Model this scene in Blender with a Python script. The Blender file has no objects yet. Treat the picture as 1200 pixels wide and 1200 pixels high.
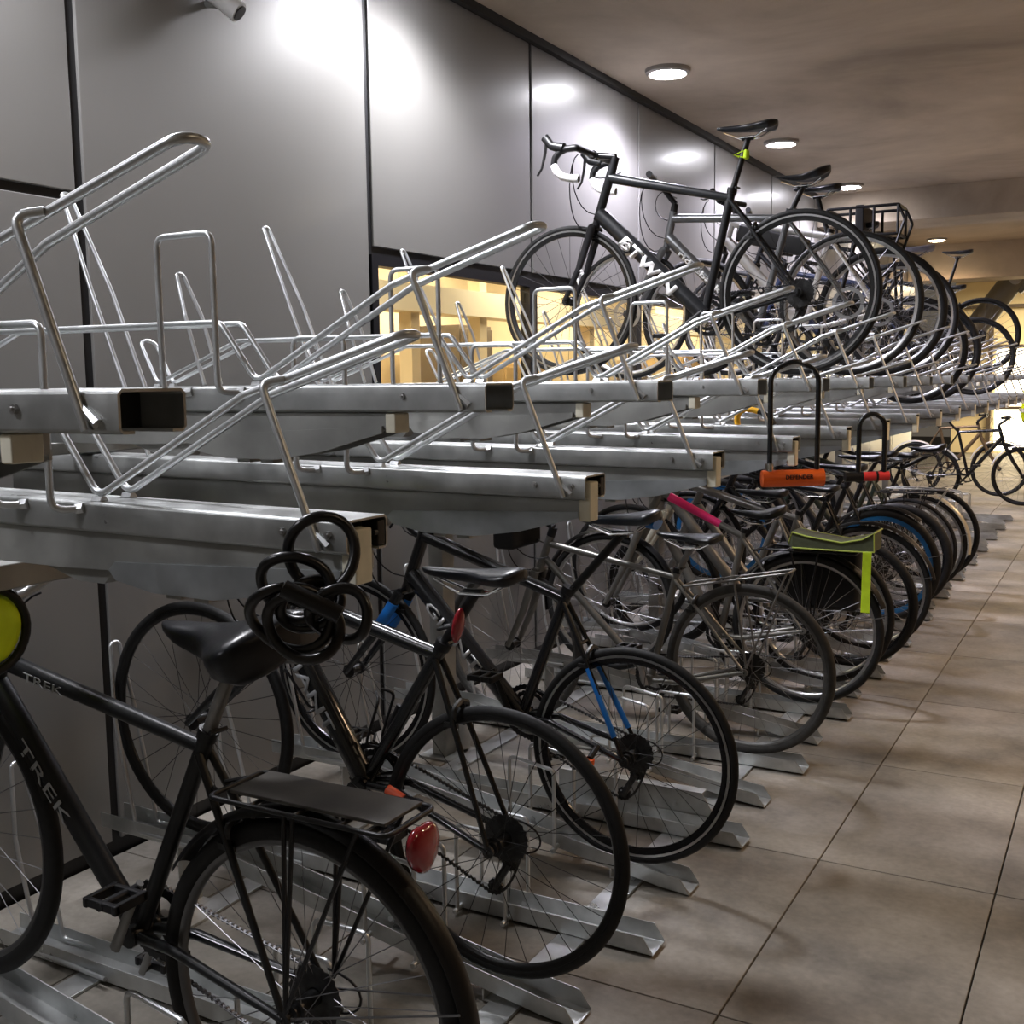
import bpy, bmesh, math, random
from mathutils import Vector, Matrix
PI = math.pi
C = bpy.context.scene.collection
rnd = random.Random(7)
V = Vector

# ---------------------------------------------------------------- materials
MATS = {}
def mat(name, col=(0.5, 0.5, 0.5), rough=0.5, metal=0.0, noise=0.0, scale=8.0, rnoise=0.0, bump=0.0, spec=0.5,
        emit=None, estr=0.0, coat=0.0, trans=0.0, stretch=None, detail=4.0):
    if name in MATS: return MATS[name]
    m = bpy.data.materials.new(name); m.use_nodes = True
    nt = m.node_tree; b = nt.nodes['Principled BSDF']
    b.inputs['Base Color'].default_value = (*col, 1)
    b.inputs['Roughness'].default_value = rough
    b.inputs['Metallic'].default_value = metal
    b.inputs['Specular IOR Level'].default_value = spec
    b.inputs['Coat Weight'].default_value = coat; b.inputs['Coat Roughness'].default_value = 0.03 if name != 'grey_metal_panel' else 0.16
    b.inputs['Transmission Weight'].default_value = trans
    if emit:
        b.inputs['Emission Color'].default_value = (*emit, 1); b.inputs['Emission Strength'].default_value = estr
    if noise or rnoise or bump:
        tc = nt.nodes.new('ShaderNodeTexCoord'); mp = nt.nodes.new('ShaderNodeMapping')
        nt.links.new(tc.outputs['Object'], mp.inputs['Vector'])
        if stretch: mp.inputs['Scale'].default_value = stretch
        n = nt.nodes.new('ShaderNodeTexNoise'); n.inputs['Scale'].default_value = scale; n.inputs['Detail'].default_value = detail
        nt.links.new(mp.outputs['Vector'], n.inputs['Vector'])
        if noise:
            r = nt.nodes.new('ShaderNodeMapRange')
            r.inputs['From Min'].default_value = 0.3; r.inputs['From Max'].default_value = 0.7
            r.inputs['To Min'].default_value = 1 - noise; r.inputs['To Max'].default_value = 1 + noise
            nt.links.new(n.outputs['Fac'], r.inputs['Value'])
            h = nt.nodes.new('ShaderNodeVectorMath'); h.operation = 'SCALE'; h.inputs[0].default_value = col
            nt.links.new(r.outputs['Result'], h.inputs['Scale'])
            nt.links.new(h.outputs['Vector'], b.inputs['Base Color'])
        if rnoise:
            r = nt.nodes.new('ShaderNodeMapRange')
            r.inputs['From Min'].default_value = 0.3; r.inputs['From Max'].default_value = 0.7
            r.inputs['To Min'].default_value = max(0.03, rough - rnoise); r.inputs['To Max'].default_value = min(1, rough + rnoise)
            nt.links.new(n.outputs['Fac'], r.inputs['Value']); nt.links.new(r.outputs['Result'], b.inputs['Roughness'])
        if bump:
            bp = nt.nodes.new('ShaderNodeBump'); bp.inputs['Strength'].default_value = bump; bp.inputs['Distance'].default_value = 0.01
            nt.links.new(n.outputs['Fac'], bp.inputs['Height']); nt.links.new(bp.outputs['Normal'], b.inputs['Normal'])
    MATS[name] = m
    return m

galv = mat('galvanised_steel', (0.46, 0.475, 0.47), 0.38, 0.72, noise=0.26, scale=11, rnoise=0.12, bump=0.05)
wire = mat('galvanised_wire', (0.62, 0.64, 0.65), 0.34, 0.8, noise=0.08, scale=14, rnoise=0.06)
galvd = mat('weathered_galvanised_plate', (0.34, 0.345, 0.33), 0.48, 0.6, noise=0.3, scale=6, rnoise=0.15, bump=0.06)
cream = mat('cream_plastic', (0.86, 0.83, 0.68), 0.5, noise=0.08, scale=30)
blackp = mat('black_plastic', (0.007, 0.007, 0.008), 0.42, spec=0.4)
blackg = mat('black_gloss_paint', (0.006, 0.007, 0.009), 0.25, coat=0.4)
blackm = mat('matt_black_paint', (0.008, 0.008, 0.009), 0.38, spec=0.4)
rubber = mat('tyre_rubber', (0.010, 0.010, 0.010), 0.6, spec=0.3, noise=0.2, scale=60)
leather = mat('black_saddle_leather', (0.006, 0.007, 0.010), 0.3, spec=0.4, bump=0.05, noise=0.1, scale=80)
steel = mat('spoke_steel', (0.24, 0.24, 0.25), 0.38, 0.9)
spokeblack = mat('black_spoke', (0.015, 0.015, 0.015), 0.35, 0.3)
alu = mat('brushed_aluminium', (0.5, 0.5, 0.5), 0.3, 0.95, noise=0.1, scale=40)
chrome = mat('chrome', (0.8, 0.8, 0.8), 0.12, 1.0)
darkmetal = mat('dark_oily_metal', (0.05, 0.05, 0.05), 0.4, 0.8, noise=0.3, scale=60)
redl = mat('red_reflector', (0.30, 0.01, 0.02), 0.15, coat=1.0)
orange = mat('orange_plastic', (1.0, 0.15, 0.015), 0.4)
orangedim = mat('orange_rubber', (0.85, 0.13, 0.05), 0.5)
lime = mat('lime_fluorescent', (0.60, 0.85, 0.02), 0.6, noise=0.1, scale=20)
yellow = mat('yellow_fluorescent_cloth', (0.80, 1.0, 0.01), 0.6, noise=0.08, scale=12, bump=0.3)
white = mat('white_print', (0.85, 0.85, 0.85), 0.5)
greyprint = mat('grey_print', (0.35, 0.36, 0.37), 0.5)
whitetape = mat('white_bar_tape', (0.75, 0.75, 0.75), 0.6, noise=0.15, scale=90)

# ---------------------------------------------------------------- mesh helpers
def new(): return bmesh.new()
def obj(name, bm, m, parent=None, loc=None, smooth=True, rot=None, label=None):
    me = bpy.data.meshes.new(name)
    bmesh.ops.recalc_face_normals(bm, faces=bm.faces)
    bm.to_mesh(me); bm.free()
    if smooth:
        me.polygons.foreach_set('use_smooth', [True] * len(me.polygons))
        try: me.set_sharp_from_angle(angle=math.radians(50))
        except Exception: pass
    me.materials.append(m)
    o = link(name, me, parent, loc, rot, label)
    if smooth:
        w_ = o.modifiers.new('weighted normals', 'WEIGHTED_NORMAL'); w_.keep_sharp = True
    return o
def link(name, me, parent=None, loc=None, rot=None, label=None):
    o = bpy.data.objects.new(name, me); C.objects.link(o)
    if parent: o.parent = parent
    if loc is not None: o.location = loc
    if rot is not None: o.rotation_euler = rot
    if label: o['label'] = label
    return o
def thing(name, label, cat, loc=(0, 0, 0), group=None):
    o = bpy.data.objects.new(name, None); C.objects.link(o); o.location = loc
    o.empty_display_size = 0.1
    return tag(o, label, cat, group)
def tag(o, label, cat, group=None):
    o['label'] = label; o['category'] = cat
    if group: o['group'] = group
    return o
def struct(o, kind='structure', label=None):
    o['kind'] = kind
    if label: o['label'] = label
    return o
def copy_tree(o, parent=None):
    c = o.copy(); C.objects.link(c)
    if parent: c.parent = parent
    for ch in o.children: copy_tree(ch, c)
    return c

def box(bm, lo, hi, bev=0.0):
    t = bmesh.new()
    vs = [t.verts.new((x, y, z)) for x in (lo[0], hi[0]) for y in (lo[1], hi[1]) for z in (lo[2], hi[2])]
    for f in ((0, 1, 3, 2), (4, 6, 7, 5), (0, 4, 5, 1), (2, 3, 7, 6), (0, 2, 6, 4), (1, 5, 7, 3)): t.faces.new([vs[i] for i in f])
    if bev: bmesh.ops.bevel(t, geom=list(t.edges), offset=bev, segments=2, affect='EDGES', profile=0.5)
    merge(bm, t)
def merge(bm, t, M=None):
    mp = {}
    for v in t.verts: mp[v] = bm.verts.new(M @ v.co if M else v.co)
    for f in t.faces:
        try: bm.faces.new([mp[v] for v in f.verts])
        except ValueError: pass
    t.free()
def fillet(pts, r, n=5, closed=False):
    pts = [V(p) for p in pts]
    if r <= 0: return pts
    out = []
    N = len(pts)
    for i, p in enumerate(pts):
        if not closed and (i == 0 or i == N - 1): out.append(p); continue
        a, b = pts[i - 1], pts[(i + 1) % N]
        d1, d2 = a - p, b - p
        l1, l2 = d1.length, d2.length
        if l1 < 1e-6 or l2 < 1e-6: continue
        ang = d1.angle(d2)
        if ang > 3.05: out.append(p); continue
        t = min(r / max(math.tan(ang / 2), 0.05), l1 * 0.48, l2 * 0.48)
        s, e = p + d1 * (t / l1), p + d2 * (t / l2)
        for k in range(n + 1):
            u = k / n
            out.append(s * (1 - u) ** 2 + p * 2 * u * (1 - u) + e * u * u)
    return out
def tube(bm, pts, r, n=8, fr=0.0, closed=False, cap=True, oval=None):
    """round bar along a polyline; r a number or one radius per given point (only with fr=0); oval=(axis vector, factor)"""
    P = fillet(pts, fr, closed=closed) if fr else [V(p) for p in pts]
    N = len(P)
    if isinstance(r, (int, float)): R = [r] * N
    elif len(r) == N: R = list(r)
    else:
        L = [0]
        for i in range(1, N): L.append(L[-1] + (P[i] - P[i - 1]).length)
        R = [r[0] + (r[-1] - r[0]) * l / L[-1] for l in L]
    T = []
    for i in range(N):
        a = P[i - 1] if (i > 0 or closed) else P[i]
        b = P[(i + 1) % N] if (i < N - 1 or closed) else P[i]
        t = (b - a)
        T.append(t.normalized() if t.length > 1e-9 else V((0, 0, 1)))
    up = V((0, 1, 0)) if abs(T[0].y) < 0.9 else V((1, 0, 0))
    u = (up - T[0] * up.dot(T[0])).normalized()
    rings = []
    for i in range(N):
        if i:
            q = T[i - 1].rotation_difference(T[i]); u = q @ u
            u = (u - T[i] * u.dot(T[i])).normalized()
        w = T[i].cross(u)
        ring = []
        for k in range(n):
            a = 2 * PI * k / n
            off = (u * math.cos(a) + w * math.sin(a)) * R[i]
            if oval: ax = V(oval[0]); off += ax * off.dot(ax) * (oval[1] - 1)
            ring.append(bm.verts.new(P[i] + off))
        rings.append(ring)
    M = N if closed else N - 1
    for i in range(M):
        A, B = rings[i], rings[(i + 1) % N]
        sh = 0
        if closed and i == N - 1:
            sh = min(range(n), key=lambda s: (A[0].co - B[s].co).length)
        for k in range(n):
            bm.faces.new((A[k], A[(k + 1) % n], B[(k + 1 + sh) % n], B[(k + sh) % n]))
    if cap and not closed:
        bm.faces.new(rings[0][::-1]); bm.faces.new(rings[-1])
def ring(bm, R, prof, seg=56, a0=0.0, a1=2 * PI, c=(0, 0, 0), capends=True):
    """sweep closed profile [(dr, dy)] round the y axis"""
    full = abs(a1 - a0 - 2 * PI) < 1e-6
    cnt = seg if full else seg + 1
    rs = []
    for i in range(cnt):
        a = a0 + (a1 - a0) * i / seg
        rs.append([bm.verts.new((c[0] + (R + dr) * math.cos(a), c[1] + dy, c[2] + (R + dr) * math.sin(a))) for dr, dy in prof])
    n = len(prof)
    for i in range(seg):
        A, B = rs[i], rs[(i + 1) % cnt]
        for k in range(n): bm.faces.new((A[k], A[(k + 1) % n], B[(k + 1) % n], B[k]))
    if not full and capends: bm.faces.new(rs[0][::-1]); bm.faces.new(rs[-1])
def circ(r, n, ry=None): return [(r * math.cos(2 * PI * k / n), (ry or r) * math.sin(2 * PI * k / n)) for k in range(n)]
def disc(bm, r, y0, y1, c=(0, 0, 0), n=20, teeth=0, th=0.0):
    """solid disc about the y axis, optional teeth"""
    N = n if not teeth else teeth * 2
    A, B = [], []
    for k in range(N):
        rr = r + (th if teeth and k % 2 else 0)
        a = 2 * PI * k / N
        A.append(bm.verts.new((c[0] + rr * math.cos(a), c[1] + y0, c[2] + rr * math.sin(a))))
        B.append(bm.verts.new((c[0] + rr * math.cos(a), c[1] + y1, c[2] + rr * math.sin(a))))
    bm.faces.new(A); bm.faces.new(B[::-1])
    for k in range(N): bm.faces.new((A[k], B[k], B[(k + 1) % N], A[(k + 1) % N]))
def annulus(bm, r0, r1, y0, y1, c=(0, 0, 0), seg=36, teeth=0, th=0.004):
    N = seg if not teeth else teeth * 2
    q = []
    for k in range(N):
        a = 2 * PI * k / N; cs, sn = math.cos(a), math.sin(a)
        ro = r1 + (th if teeth and k % 2 else 0)
        q.append([bm.verts.new((c[0] + r * cs, c[1] + y, c[2] + r * sn)) for r, y in ((r0, y0), (ro, y0), (ro, y1), (r0, y1))])
    for k in range(N):
        A, B = q[k], q[(k + 1) % N]
        for j in range(4): bm.faces.new((A[j], A[(j + 1) % 4], B[(j + 1) % 4], B[j]))
def prism(bm, poly, y0, y1):
    """extrude an x-z outline along y"""
    A = [bm.verts.new((x, y0, z)) for x, z in poly]; B = [bm.verts.new((x, y1, z)) for x, z in poly]
    n = len(poly)
    bm.faces.new(A); bm.faces.new(B[::-1])
    for k in range(n): bm.faces.new((A[k], B[k], B[(k + 1) % n], A[(k + 1) % n]))
def extr(bm, poly, pts):
    """extrude a y-z outline through a list of (x, dz) stations"""
    rs = [[bm.verts.new((x, y, z + dz)) for y, z in poly] for x, dz in pts]
    n = len(poly)
    for i in range(len(rs) - 1):
        for k in range(n): bm.faces.new((rs[i][k], rs[i][(k + 1) % n], rs[i + 1][(k + 1) % n], rs[i + 1][k]))
    bm.faces.new(rs[0][::-1]); bm.faces.new(rs[-1])
def text(name, s, m, parent, a, b, height, yside, off=0.0, bold=0.0, depth=0.0012, shear=0.0, fit=True):
    """flat lettering from point a towards b in an x-z plane, read from the -y side"""
    cu = bpy.data.curves.new('lettering', 'FONT'); cu.body = s; cu.size = 1.0; cu.extrude = 0.0; cu.offset = bold
    cu.align_x = 'LEFT'; cu.align_y = 'CENTER'; cu.shear = shear; cu.resolution_u = 2
    tmp = bpy.data.objects.new('lettering', cu); C.objects.link(tmp)
    dg = bpy.context.evaluated_depsgraph_get()
    me = bpy.data.meshes.new_from_object(tmp.evaluated_get(dg))
    bpy.data.objects.remove(tmp); bpy.data.curves.remove(cu)
    xs = [v.co.x for v in me.vertices]; ys = [v.co.y for v in me.vertices]
    w = max(xs) - min(xs); h = max(ys) - min(ys); x0 = min(xs); yc = (max(ys) + min(ys)) / 2
    a, b = V(a), V(b); d = b - a; L = d.length; d.normalize(); up = V((-d.z, 0, d.x))
    sx = L / w if fit else height / h
    for v in me.vertices:
        p = a + d * ((v.co.x - x0) * sx) + up * ((v.co.y - yc) * height / h + off)
        v.co = V((p.x, yside, p.z))
    bm = bmesh.new(); bm.from_mesh(me); bpy.data.meshes.remove(me)
    r = bmesh.ops.extrude_face_region(bm, geom=bm.faces[:])
    bmesh.ops.translate(bm, verts=[e for e in r['geom'] if isinstance(e, bmesh.types.BMVert)], vec=(0, -depth, 0))
    return obj(name, bm, m, parent, smooth=False)

# ---------------------------------------------------------------- the setting
WX = -2.89; CZ = 3.37
def concrete_floor():
    m = bpy.data.materials.new('concrete_slabs'); m.use_nodes = True
    nt = m.node_tree; b = nt.nodes['Principled BSDF']; L = nt.links.new
    tc = nt.nodes.new('ShaderNodeTexCoord')
    n1 = nt.nodes.new('ShaderNodeTexNoise'); n1.inputs['Scale'].default_value = 1.6; n1.inputs['Detail'].default_value = 8; n1.inputs['Roughness'].default_value = 0.65
    n2 = nt.nodes.new('ShaderNodeTexNoise'); n2.inputs['Scale'].default_value = 45; n2.inputs['Detail'].default_value = 5
    L(tc.outputs['Object'], n1.inputs['Vector']); L(tc.outputs['Object'], n2.inputs['Vector'])
    cr = nt.nodes.new('ShaderNodeValToRGB'); L(n1.outputs['Fac'], cr.inputs['Fac'])
    e = cr.color_ramp.elements; e[0].position = 0.30; e[0].color = (0.085, 0.078, 0.068, 1); e[1].position = 0.68; e[1].color = (0.31, 0.285, 0.245, 1)
    k = cr.color_ramp.elements.new(0.48); k.color = (0.20, 0.183, 0.155, 1)
    # each slab its own tone
    sep = nt.nodes.new('ShaderNodeSeparateXYZ'); L(tc.outputs['Object'], sep.inputs['Vector'])
    def mth(op, a, bb):
        q = nt.nodes.new('ShaderNodeMath'); q.operation = op
        for i, z in enumerate((a, bb)):
            if hasattr(z, 'links'): L(z, q.inputs[i])
            elif z is not None: q.inputs[i].default_value = z
        return q.outputs[0]
    fx = mth('FLOOR', mth('MULTIPLY', mth('ADD', sep.outputs['X'], 0.82), 1 / 0.525), None)
    fy = mth('FLOOR', mth('SUBTRACT', sep.outputs['Y'], 0.47), None)
    cmb = nt.nodes.new('ShaderNodeCombineXYZ'); L(fx, cmb.inputs[0]); L(fy, cmb.inputs[1])
    wn = nt.nodes.new('ShaderNodeTexWhiteNoise'); wn.noise_dimensions = '2D'; L(cmb.outputs[0], wn.inputs['Vector'])
    tone = mth('ADD', mth('MULTIPLY', wn.outputs['Value'], 0.28), 0.86)
    fine = mth('ADD', mth('MULTIPLY', n2.outputs['Fac'], 0.5), 0.75)
    sc = nt.nodes.new('ShaderNodeVectorMath'); sc.operation = 'SCALE'; L(cr.outputs['Color'], sc.inputs[0]); L(mth('MULTIPLY', tone, fine), sc.inputs['Scale'])
    L(sc.outputs['Vector'], b.inputs['Base Color'])
    b.inputs['Roughness'].default_value = 0.62
    bp = nt.nodes.new('ShaderNodeBump'); bp.inputs['Strength'].default_value = 0.25; bp.inputs['Distance'].default_value = 0.004
    L(n2.outputs['Fac'], bp.inputs['Height']); L(bp.outputs['Normal'], b.inputs['Normal'])
    return m
def build_floor():
    bm = new(); w, h, g = 0.525, 1.0, 0.0022
    for i in range(-4, 9):
        for j in range(-2, 30):
            x0 = -0.82 + i * w; y0 = 0.47 + j * h
            x0c, x1c = max(x0, WX), x0 + w
            if x1c <= WX: continue
            box(bm, (x0c + g, y0 + g, -0.06), (x1c - g, y0 + h - g, 0.0), 0.0025)
    f = struct(obj('floor', bm, concrete_floor()))
    bm = new(); box(bm, (WX - 2.8, -3, -0.12), (4.2, 31, -0.05))
    obj('joint_bed', bm, mat('dark_joint', (0.06, 0.055, 0.05), 0.9), f, smooth=False)
build_floor()

def ceiling_mat():
    m = bpy.data.materials.new('stained_concrete_ceiling'); m.use_nodes = True
    nt = m.node_tree; b = nt.nodes['Principled BSDF']; L = nt.links.new
    tc = nt.nodes.new('ShaderNodeTexCoord'); n1 = nt.nodes.new('ShaderNodeTexNoise')
    n1.inputs['Scale'].default_value = 0.55; n1.inputs['Detail'].default_value = 9; n1.inputs['Roughness'].default_value = 0.6; n1.inputs['Distortion'].default_value = 0.6
    L(tc.outputs['Object'], n1.inputs['Vector'])
    cr = nt.nodes.new('ShaderNodeValToRGB'); L(n1.outputs['Fac'], cr.inputs['Fac'])
    e = cr.color_ramp.elements; e[0].position = 0.32; e[0].color = (0.30, 0.25, 0.195, 1); e[1].position = 0.66; e[1].color = (0.62, 0.53, 0.42, 1)
    k = cr.color_ramp.elements.new(0.47); k.color = (0.46, 0.385, 0.30, 1)
    L(cr.outputs['Color'], b.inputs['Base Color']); b.inputs['Roughness'].default_value = 0.8
    n2 = nt.nodes.new('ShaderNodeTexNoise'); n2.inputs['Scale'].default_value = 25; L(tc.outputs['Object'], n2.inputs['Vector'])
    bp = nt.nodes.new('ShaderNodeBump'); bp.inputs['Strength'].default_value = 0.2; L(n2.outputs['Fac'], bp.inputs['Height']); L(bp.outputs['Normal'], b.inputs['Normal'])
    return m
cm = ceiling_mat()
bm = new(); box(bm, (WX - 0.3, -3, CZ), (4.2, 31, CZ + 0.25)); struct(obj('ceiling', bm, cm, smooth=False))
bm = new(); box(bm, (WX + 0.001, 11.6, 3.06), (4.2, 12.3, CZ + 0.01), 0.01); struct(obj('trim_1', bm, cm, smooth=False), label='concrete beam crossing the ceiling beyond the fourth lamp')
bm = new(); box(bm, (WX + 0.001, 16.8, 2.88), (4.2, 17.4, CZ + 0.01), 0.01); struct(obj('trim_2', bm, cm, smooth=False), label='deeper concrete beam at the far end of the ceiling')
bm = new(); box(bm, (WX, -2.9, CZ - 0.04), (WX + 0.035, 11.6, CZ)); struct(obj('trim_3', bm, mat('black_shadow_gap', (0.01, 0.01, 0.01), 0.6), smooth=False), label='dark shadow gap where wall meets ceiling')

# left wall: dark grey metal panels on a black backing, ribbon windows from y 3.97 on
panelm = mat('grey_metal_panel', (0.22, 0.215, 0.205), 0.38, 0.3, noise=0.04, scale=0.9, spec=0.6, detail=3, coat=0.35)
bm = new()
zs0, zs1 = 1.47, 2.10
box(bm, (WX - 0.12, -3, -0.02), (WX - 0.012, 3.965, CZ))
box(bm, (WX - 0.12, 3.965, -0.02), (WX - 0.012, 17.5, zs0)); box(bm, (WX - 0.12, 3.965, zs1), (WX - 0.012, 17.5, CZ))
wall = struct(obj('wall_left', bm, mat('black_backing', (0.008, 0.008, 0.009), 0.5), smooth=False))
ys = [-2.08, -0.575, 0.93, 2.445, 3.96, 5.435, 6.92, 8.43, 9.97, 11.47, 12.97, 14.47, 15.97, 17.5]
def panel(y0, y1, z0, z1):
    bm = new(); box(bm, (WX - 0.02, y0 + 0.009, z0), (WX, y1 - 0.009, z1), 0.003); obj('wall_panel', bm, panelm, wall, smooth=False)
for i in range(len(ys) - 1):
    a, b = ys[i], ys[i + 1]
    g = 0.02 if a < 5 else 0.004
    if b < 2.5: panel(a + g / 2, b - g / 2, 0.05, 2.12); panel(a + g / 2, b - g / 2, 2.15, CZ - 0.04)
    elif a < 3: panel(a + g / 2, b - g / 2, 0.05, CZ - 0.04)
    else: panel(a + g / 2, b - g / 2, 0.05, zs0 - 0.02); panel(a + g / 2, b - g / 2, zs1 + 0.035, CZ - 0.04)
glassm = bpy.data.materials.new('window_glass'); glassm.use_nodes = True
_nt = glassm.node_tree; _b = _nt.nodes['Principled BSDF']
_b.inputs['Base Color'].default_value = (0.95, 0.97, 0.96, 1); _b.inputs['Roughness'].default_value = 0.02; _b.inputs['Transmission Weight'].default_value = 1.0; _b.inputs['IOR'].default_value = 1.08
framem = mat('black_window_frame', (0.006, 0.006, 0.008), 0.35)
wn = 0
for i in range(4, len(ys) - 1):
    a, b = ys[i], ys[i + 1]; wn += 1
    bm = new(); fw = 0.045
    box(bm, (WX - 0.06, a, zs0), (WX + 0.002, b, zs0 + fw)); box(bm, (WX - 0.06, a, zs1 - fw), (WX + 0.002, b, zs1))
    box(bm, (WX - 0.06, a, zs0 + fw), (WX + 0.002, a + fw, zs1 - fw)); box(bm, (WX - 0.06, b - fw * 0.9, zs0 + fw), (WX + 0.002, b, zs1 - fw))
    w = struct(obj('window_%d' % wn, bm, framem, smooth=False))
    bm = new(); box(bm, (WX - 0.034, a + fw, zs0 + fw), (WX - 0.028, b - fw * 0.9, zs1 - fw)); obj('pane', bm, glassm, w, smooth=False)

# lit room behind the ribbon windows
creamw = mat('cream_plaster', (0.85, 0.76, 0.58), 0.8, noise=0.1, scale=2)
bm = new(); box(bm, (-5.6, 3.2, 0.9), (-5.5, 24, CZ)); wb = struct(obj('wall_back', bm, creamw, smooth=False))
bm = new(); box(bm, (-5.5, 3.2, 0.86), (WX - 0.125, 17.6, 0.9)); struct(obj('trim_4', bm, mat('room_floor', (0.45, 0.36, 0.24), 0.6), smooth=False), label='floor of the lit room behind the windows')
bm = new(); box(bm, (-5.5, 3.2, 2.7), (WX - 0.125, 17.6, 2.75)); struct(obj('trim_5', bm, mat('room_ceiling', (0.85, 0.78, 0.62), 0.8), smooth=False), label='ceiling of the lit room behind the windows')
bm = new(); box(bm, (-5.5, 3.1, 0.9), (WX - 0.125, 3.2, 2.7)); struct(obj('wall_front', bm, creamw, smooth=False))
shelfm = [mat('tan_board', (0.62, 0.45, 0.22), 0.7, noise=0.1, scale=4), mat('dark_cabinet', (0.16, 0.13, 0.10), 0.6), mat('pale_board', (0.80, 0.72, 0.52), 0.7)]
cabs = [(4.6, 1.0, 0.62, 0), (5.75, 0.6, 0.98, 1), (6.6, 0.9, 0.55, 2), (7.8, 0.5, 1.1, 1), (8.7, 0.9, 0.8, 0), (10.2, 0.8, 0.95, 2), (11.6, 0.7, 0.7, 1), (13.0, 0.9, 1.0, 0), (14.8, 0.8, 0.8, 2)]
names = ['tan', 'dark', 'pale']
cablab = ['low tan cupboard behind the nearest lit window', 'dark upright cupboard behind the second lit window', 'low pale cupboard behind the big front wheel of the upper racing bike',
          'tall dark cupboard behind the third lit window', 'tan cupboard in the lit room behind the white electric bike', 'pale cupboard in the lit room behind the upper carrier bike',
          'dark low cupboard in the lit room past the carrier bike', 'tan upright cupboard deep in the lit room', 'pale cupboard furthest along the lit room']
for (y, w, h, k), lb in zip(cabs, cablab):
    t = thing('cupboard', lb, 'cupboard', (-4.9, y, 0.9))
    bm = new(); box(bm, (-0.25, -w / 2, 0), (0.22, w / 2, h), 0.006); obj('body', bm, shelfm[k], t)
    for s in (-1, 1):
        bm = new(); box(bm, (0.22, min(0, s * w / 2 * 0.96) + 0.004, 0.03), (0.24, max(0, s * w / 2 * 0.96) - 0.004, h - 0.03), 0.003); d = obj('door', bm, shelfm[k], t)
        bm = new(); box(bm, (0.24, s * 0.04 - 0.006, h * 0.5 - 0.05), (0.26, s * 0.04 + 0.006, h * 0.5 + 0.05)); obj('handle', bm, alu, d)

for i, y in enumerate((4.25, 5.0, 6.3, 7.2, 9.1, 10.9, 12.4)):
    bm = new(); box(bm, (-4.35, y - 0.05, 0.9), (-4.25, y + 0.05, 2.7)); struct(obj('trim_%d' % (8 + i), bm, mat('pale_post', (0.70, 0.60, 0.42), 0.7), smooth=False), label='pale post in the lit room behind the windows')
bm = new(); box(bm, (-4.4, 3.3, 2.02), (-4.2, 17.5, 2.20)); struct(obj('trim_7', bm, mat('pale_lintel', (0.92, 0.86, 0.70), 0.7), smooth=False), label='pale beam along the lit room behind the windows')
bm = new(); box(bm, (-5.49, 3.4, 0.9), (-5.44, 17.5, 1.78)); struct(obj('baseboard_back', bm, mat('tan_wainscot', (0.55, 0.42, 0.24), 0.7, noise=0.2, scale=1.5), smooth=False))

# glazed far end: posts, transoms and a bright hall behind
bm = new(); box(bm, (-3.2, 24.0, 0), (3.5, 24.2, CZ)); fe = struct(obj('wall_far', bm, mat('cream_far_wall', (0.85, 0.72, 0.46), 0.8, noise=0.05, scale=1.5), smooth=False))
bm = new()
for x in (-2.5, -1.0, 0.5): box(bm, (x - 0.04, 23.85, 0), (x + 0.04, 23.95, 2.9))
for z in (0.9, 2.1, 2.88): box(bm, (-3.1, 23.85, z - 0.03), (3.4, 23.95, z + 0.03))
struct(obj('trim_6', bm, mat('brown_transom', (0.09, 0.065, 0.045), 0.5), smooth=False), label='brown posts and rails of the far glazed screen')
for k, (x0, x1) in enumerate(((-2.4, -1.75), (-0.9, 0.3))):
    bm = new(); box(bm, (x0, 23.96, 0.05), (x1, 23.99, 2.05)); struct(obj('door_%d' % (k + 1), bm, mat('lit_door_glass', (0.9, 0.86, 0.7), 0.3, emit=(1.0, 0.90, 0.66), estr=3.2), smooth=False))
bm = new(); box(bm, (4.1, -3, 0), (4.2, 31, CZ)); struct(obj('wall_right', bm, mat('right_concrete', (0.30, 0.25, 0.20), 0.8, noise=0.15, scale=1), smooth=False))

# slanting steel column
t = thing('slanted_column', 'thick slanting steel tube brace with bolted pin joint at the far end', 'column', (-2.95, 18.0, 0))
ax0, ax1 = V((-1.35, 0, 3.3)), V((-3.0, 0, 1.0)); off = V((2.95, 0, 0))
colm = mat('olive_grey_steel', (0.17, 0.165, 0.14), 0.4, 0.3)
bm = new(); tube(bm, [ax0 + off, ax1 + off], 0.17, 24); obj('tube', bm, colm, t)
bm = new(); prism(bm, [(1.62, 3.3), (2.05, 3.3), (1.45, 2.72), (1.15, 2.9)], -0.06, 0.06); obj('gusset', bm, colm, t, smooth=False)
bm = new(); disc(bm, 0.085, -0.22, -0.165, (1.38, 0, 2.93), 20); obj('pin', bm, alu, t)

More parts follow.
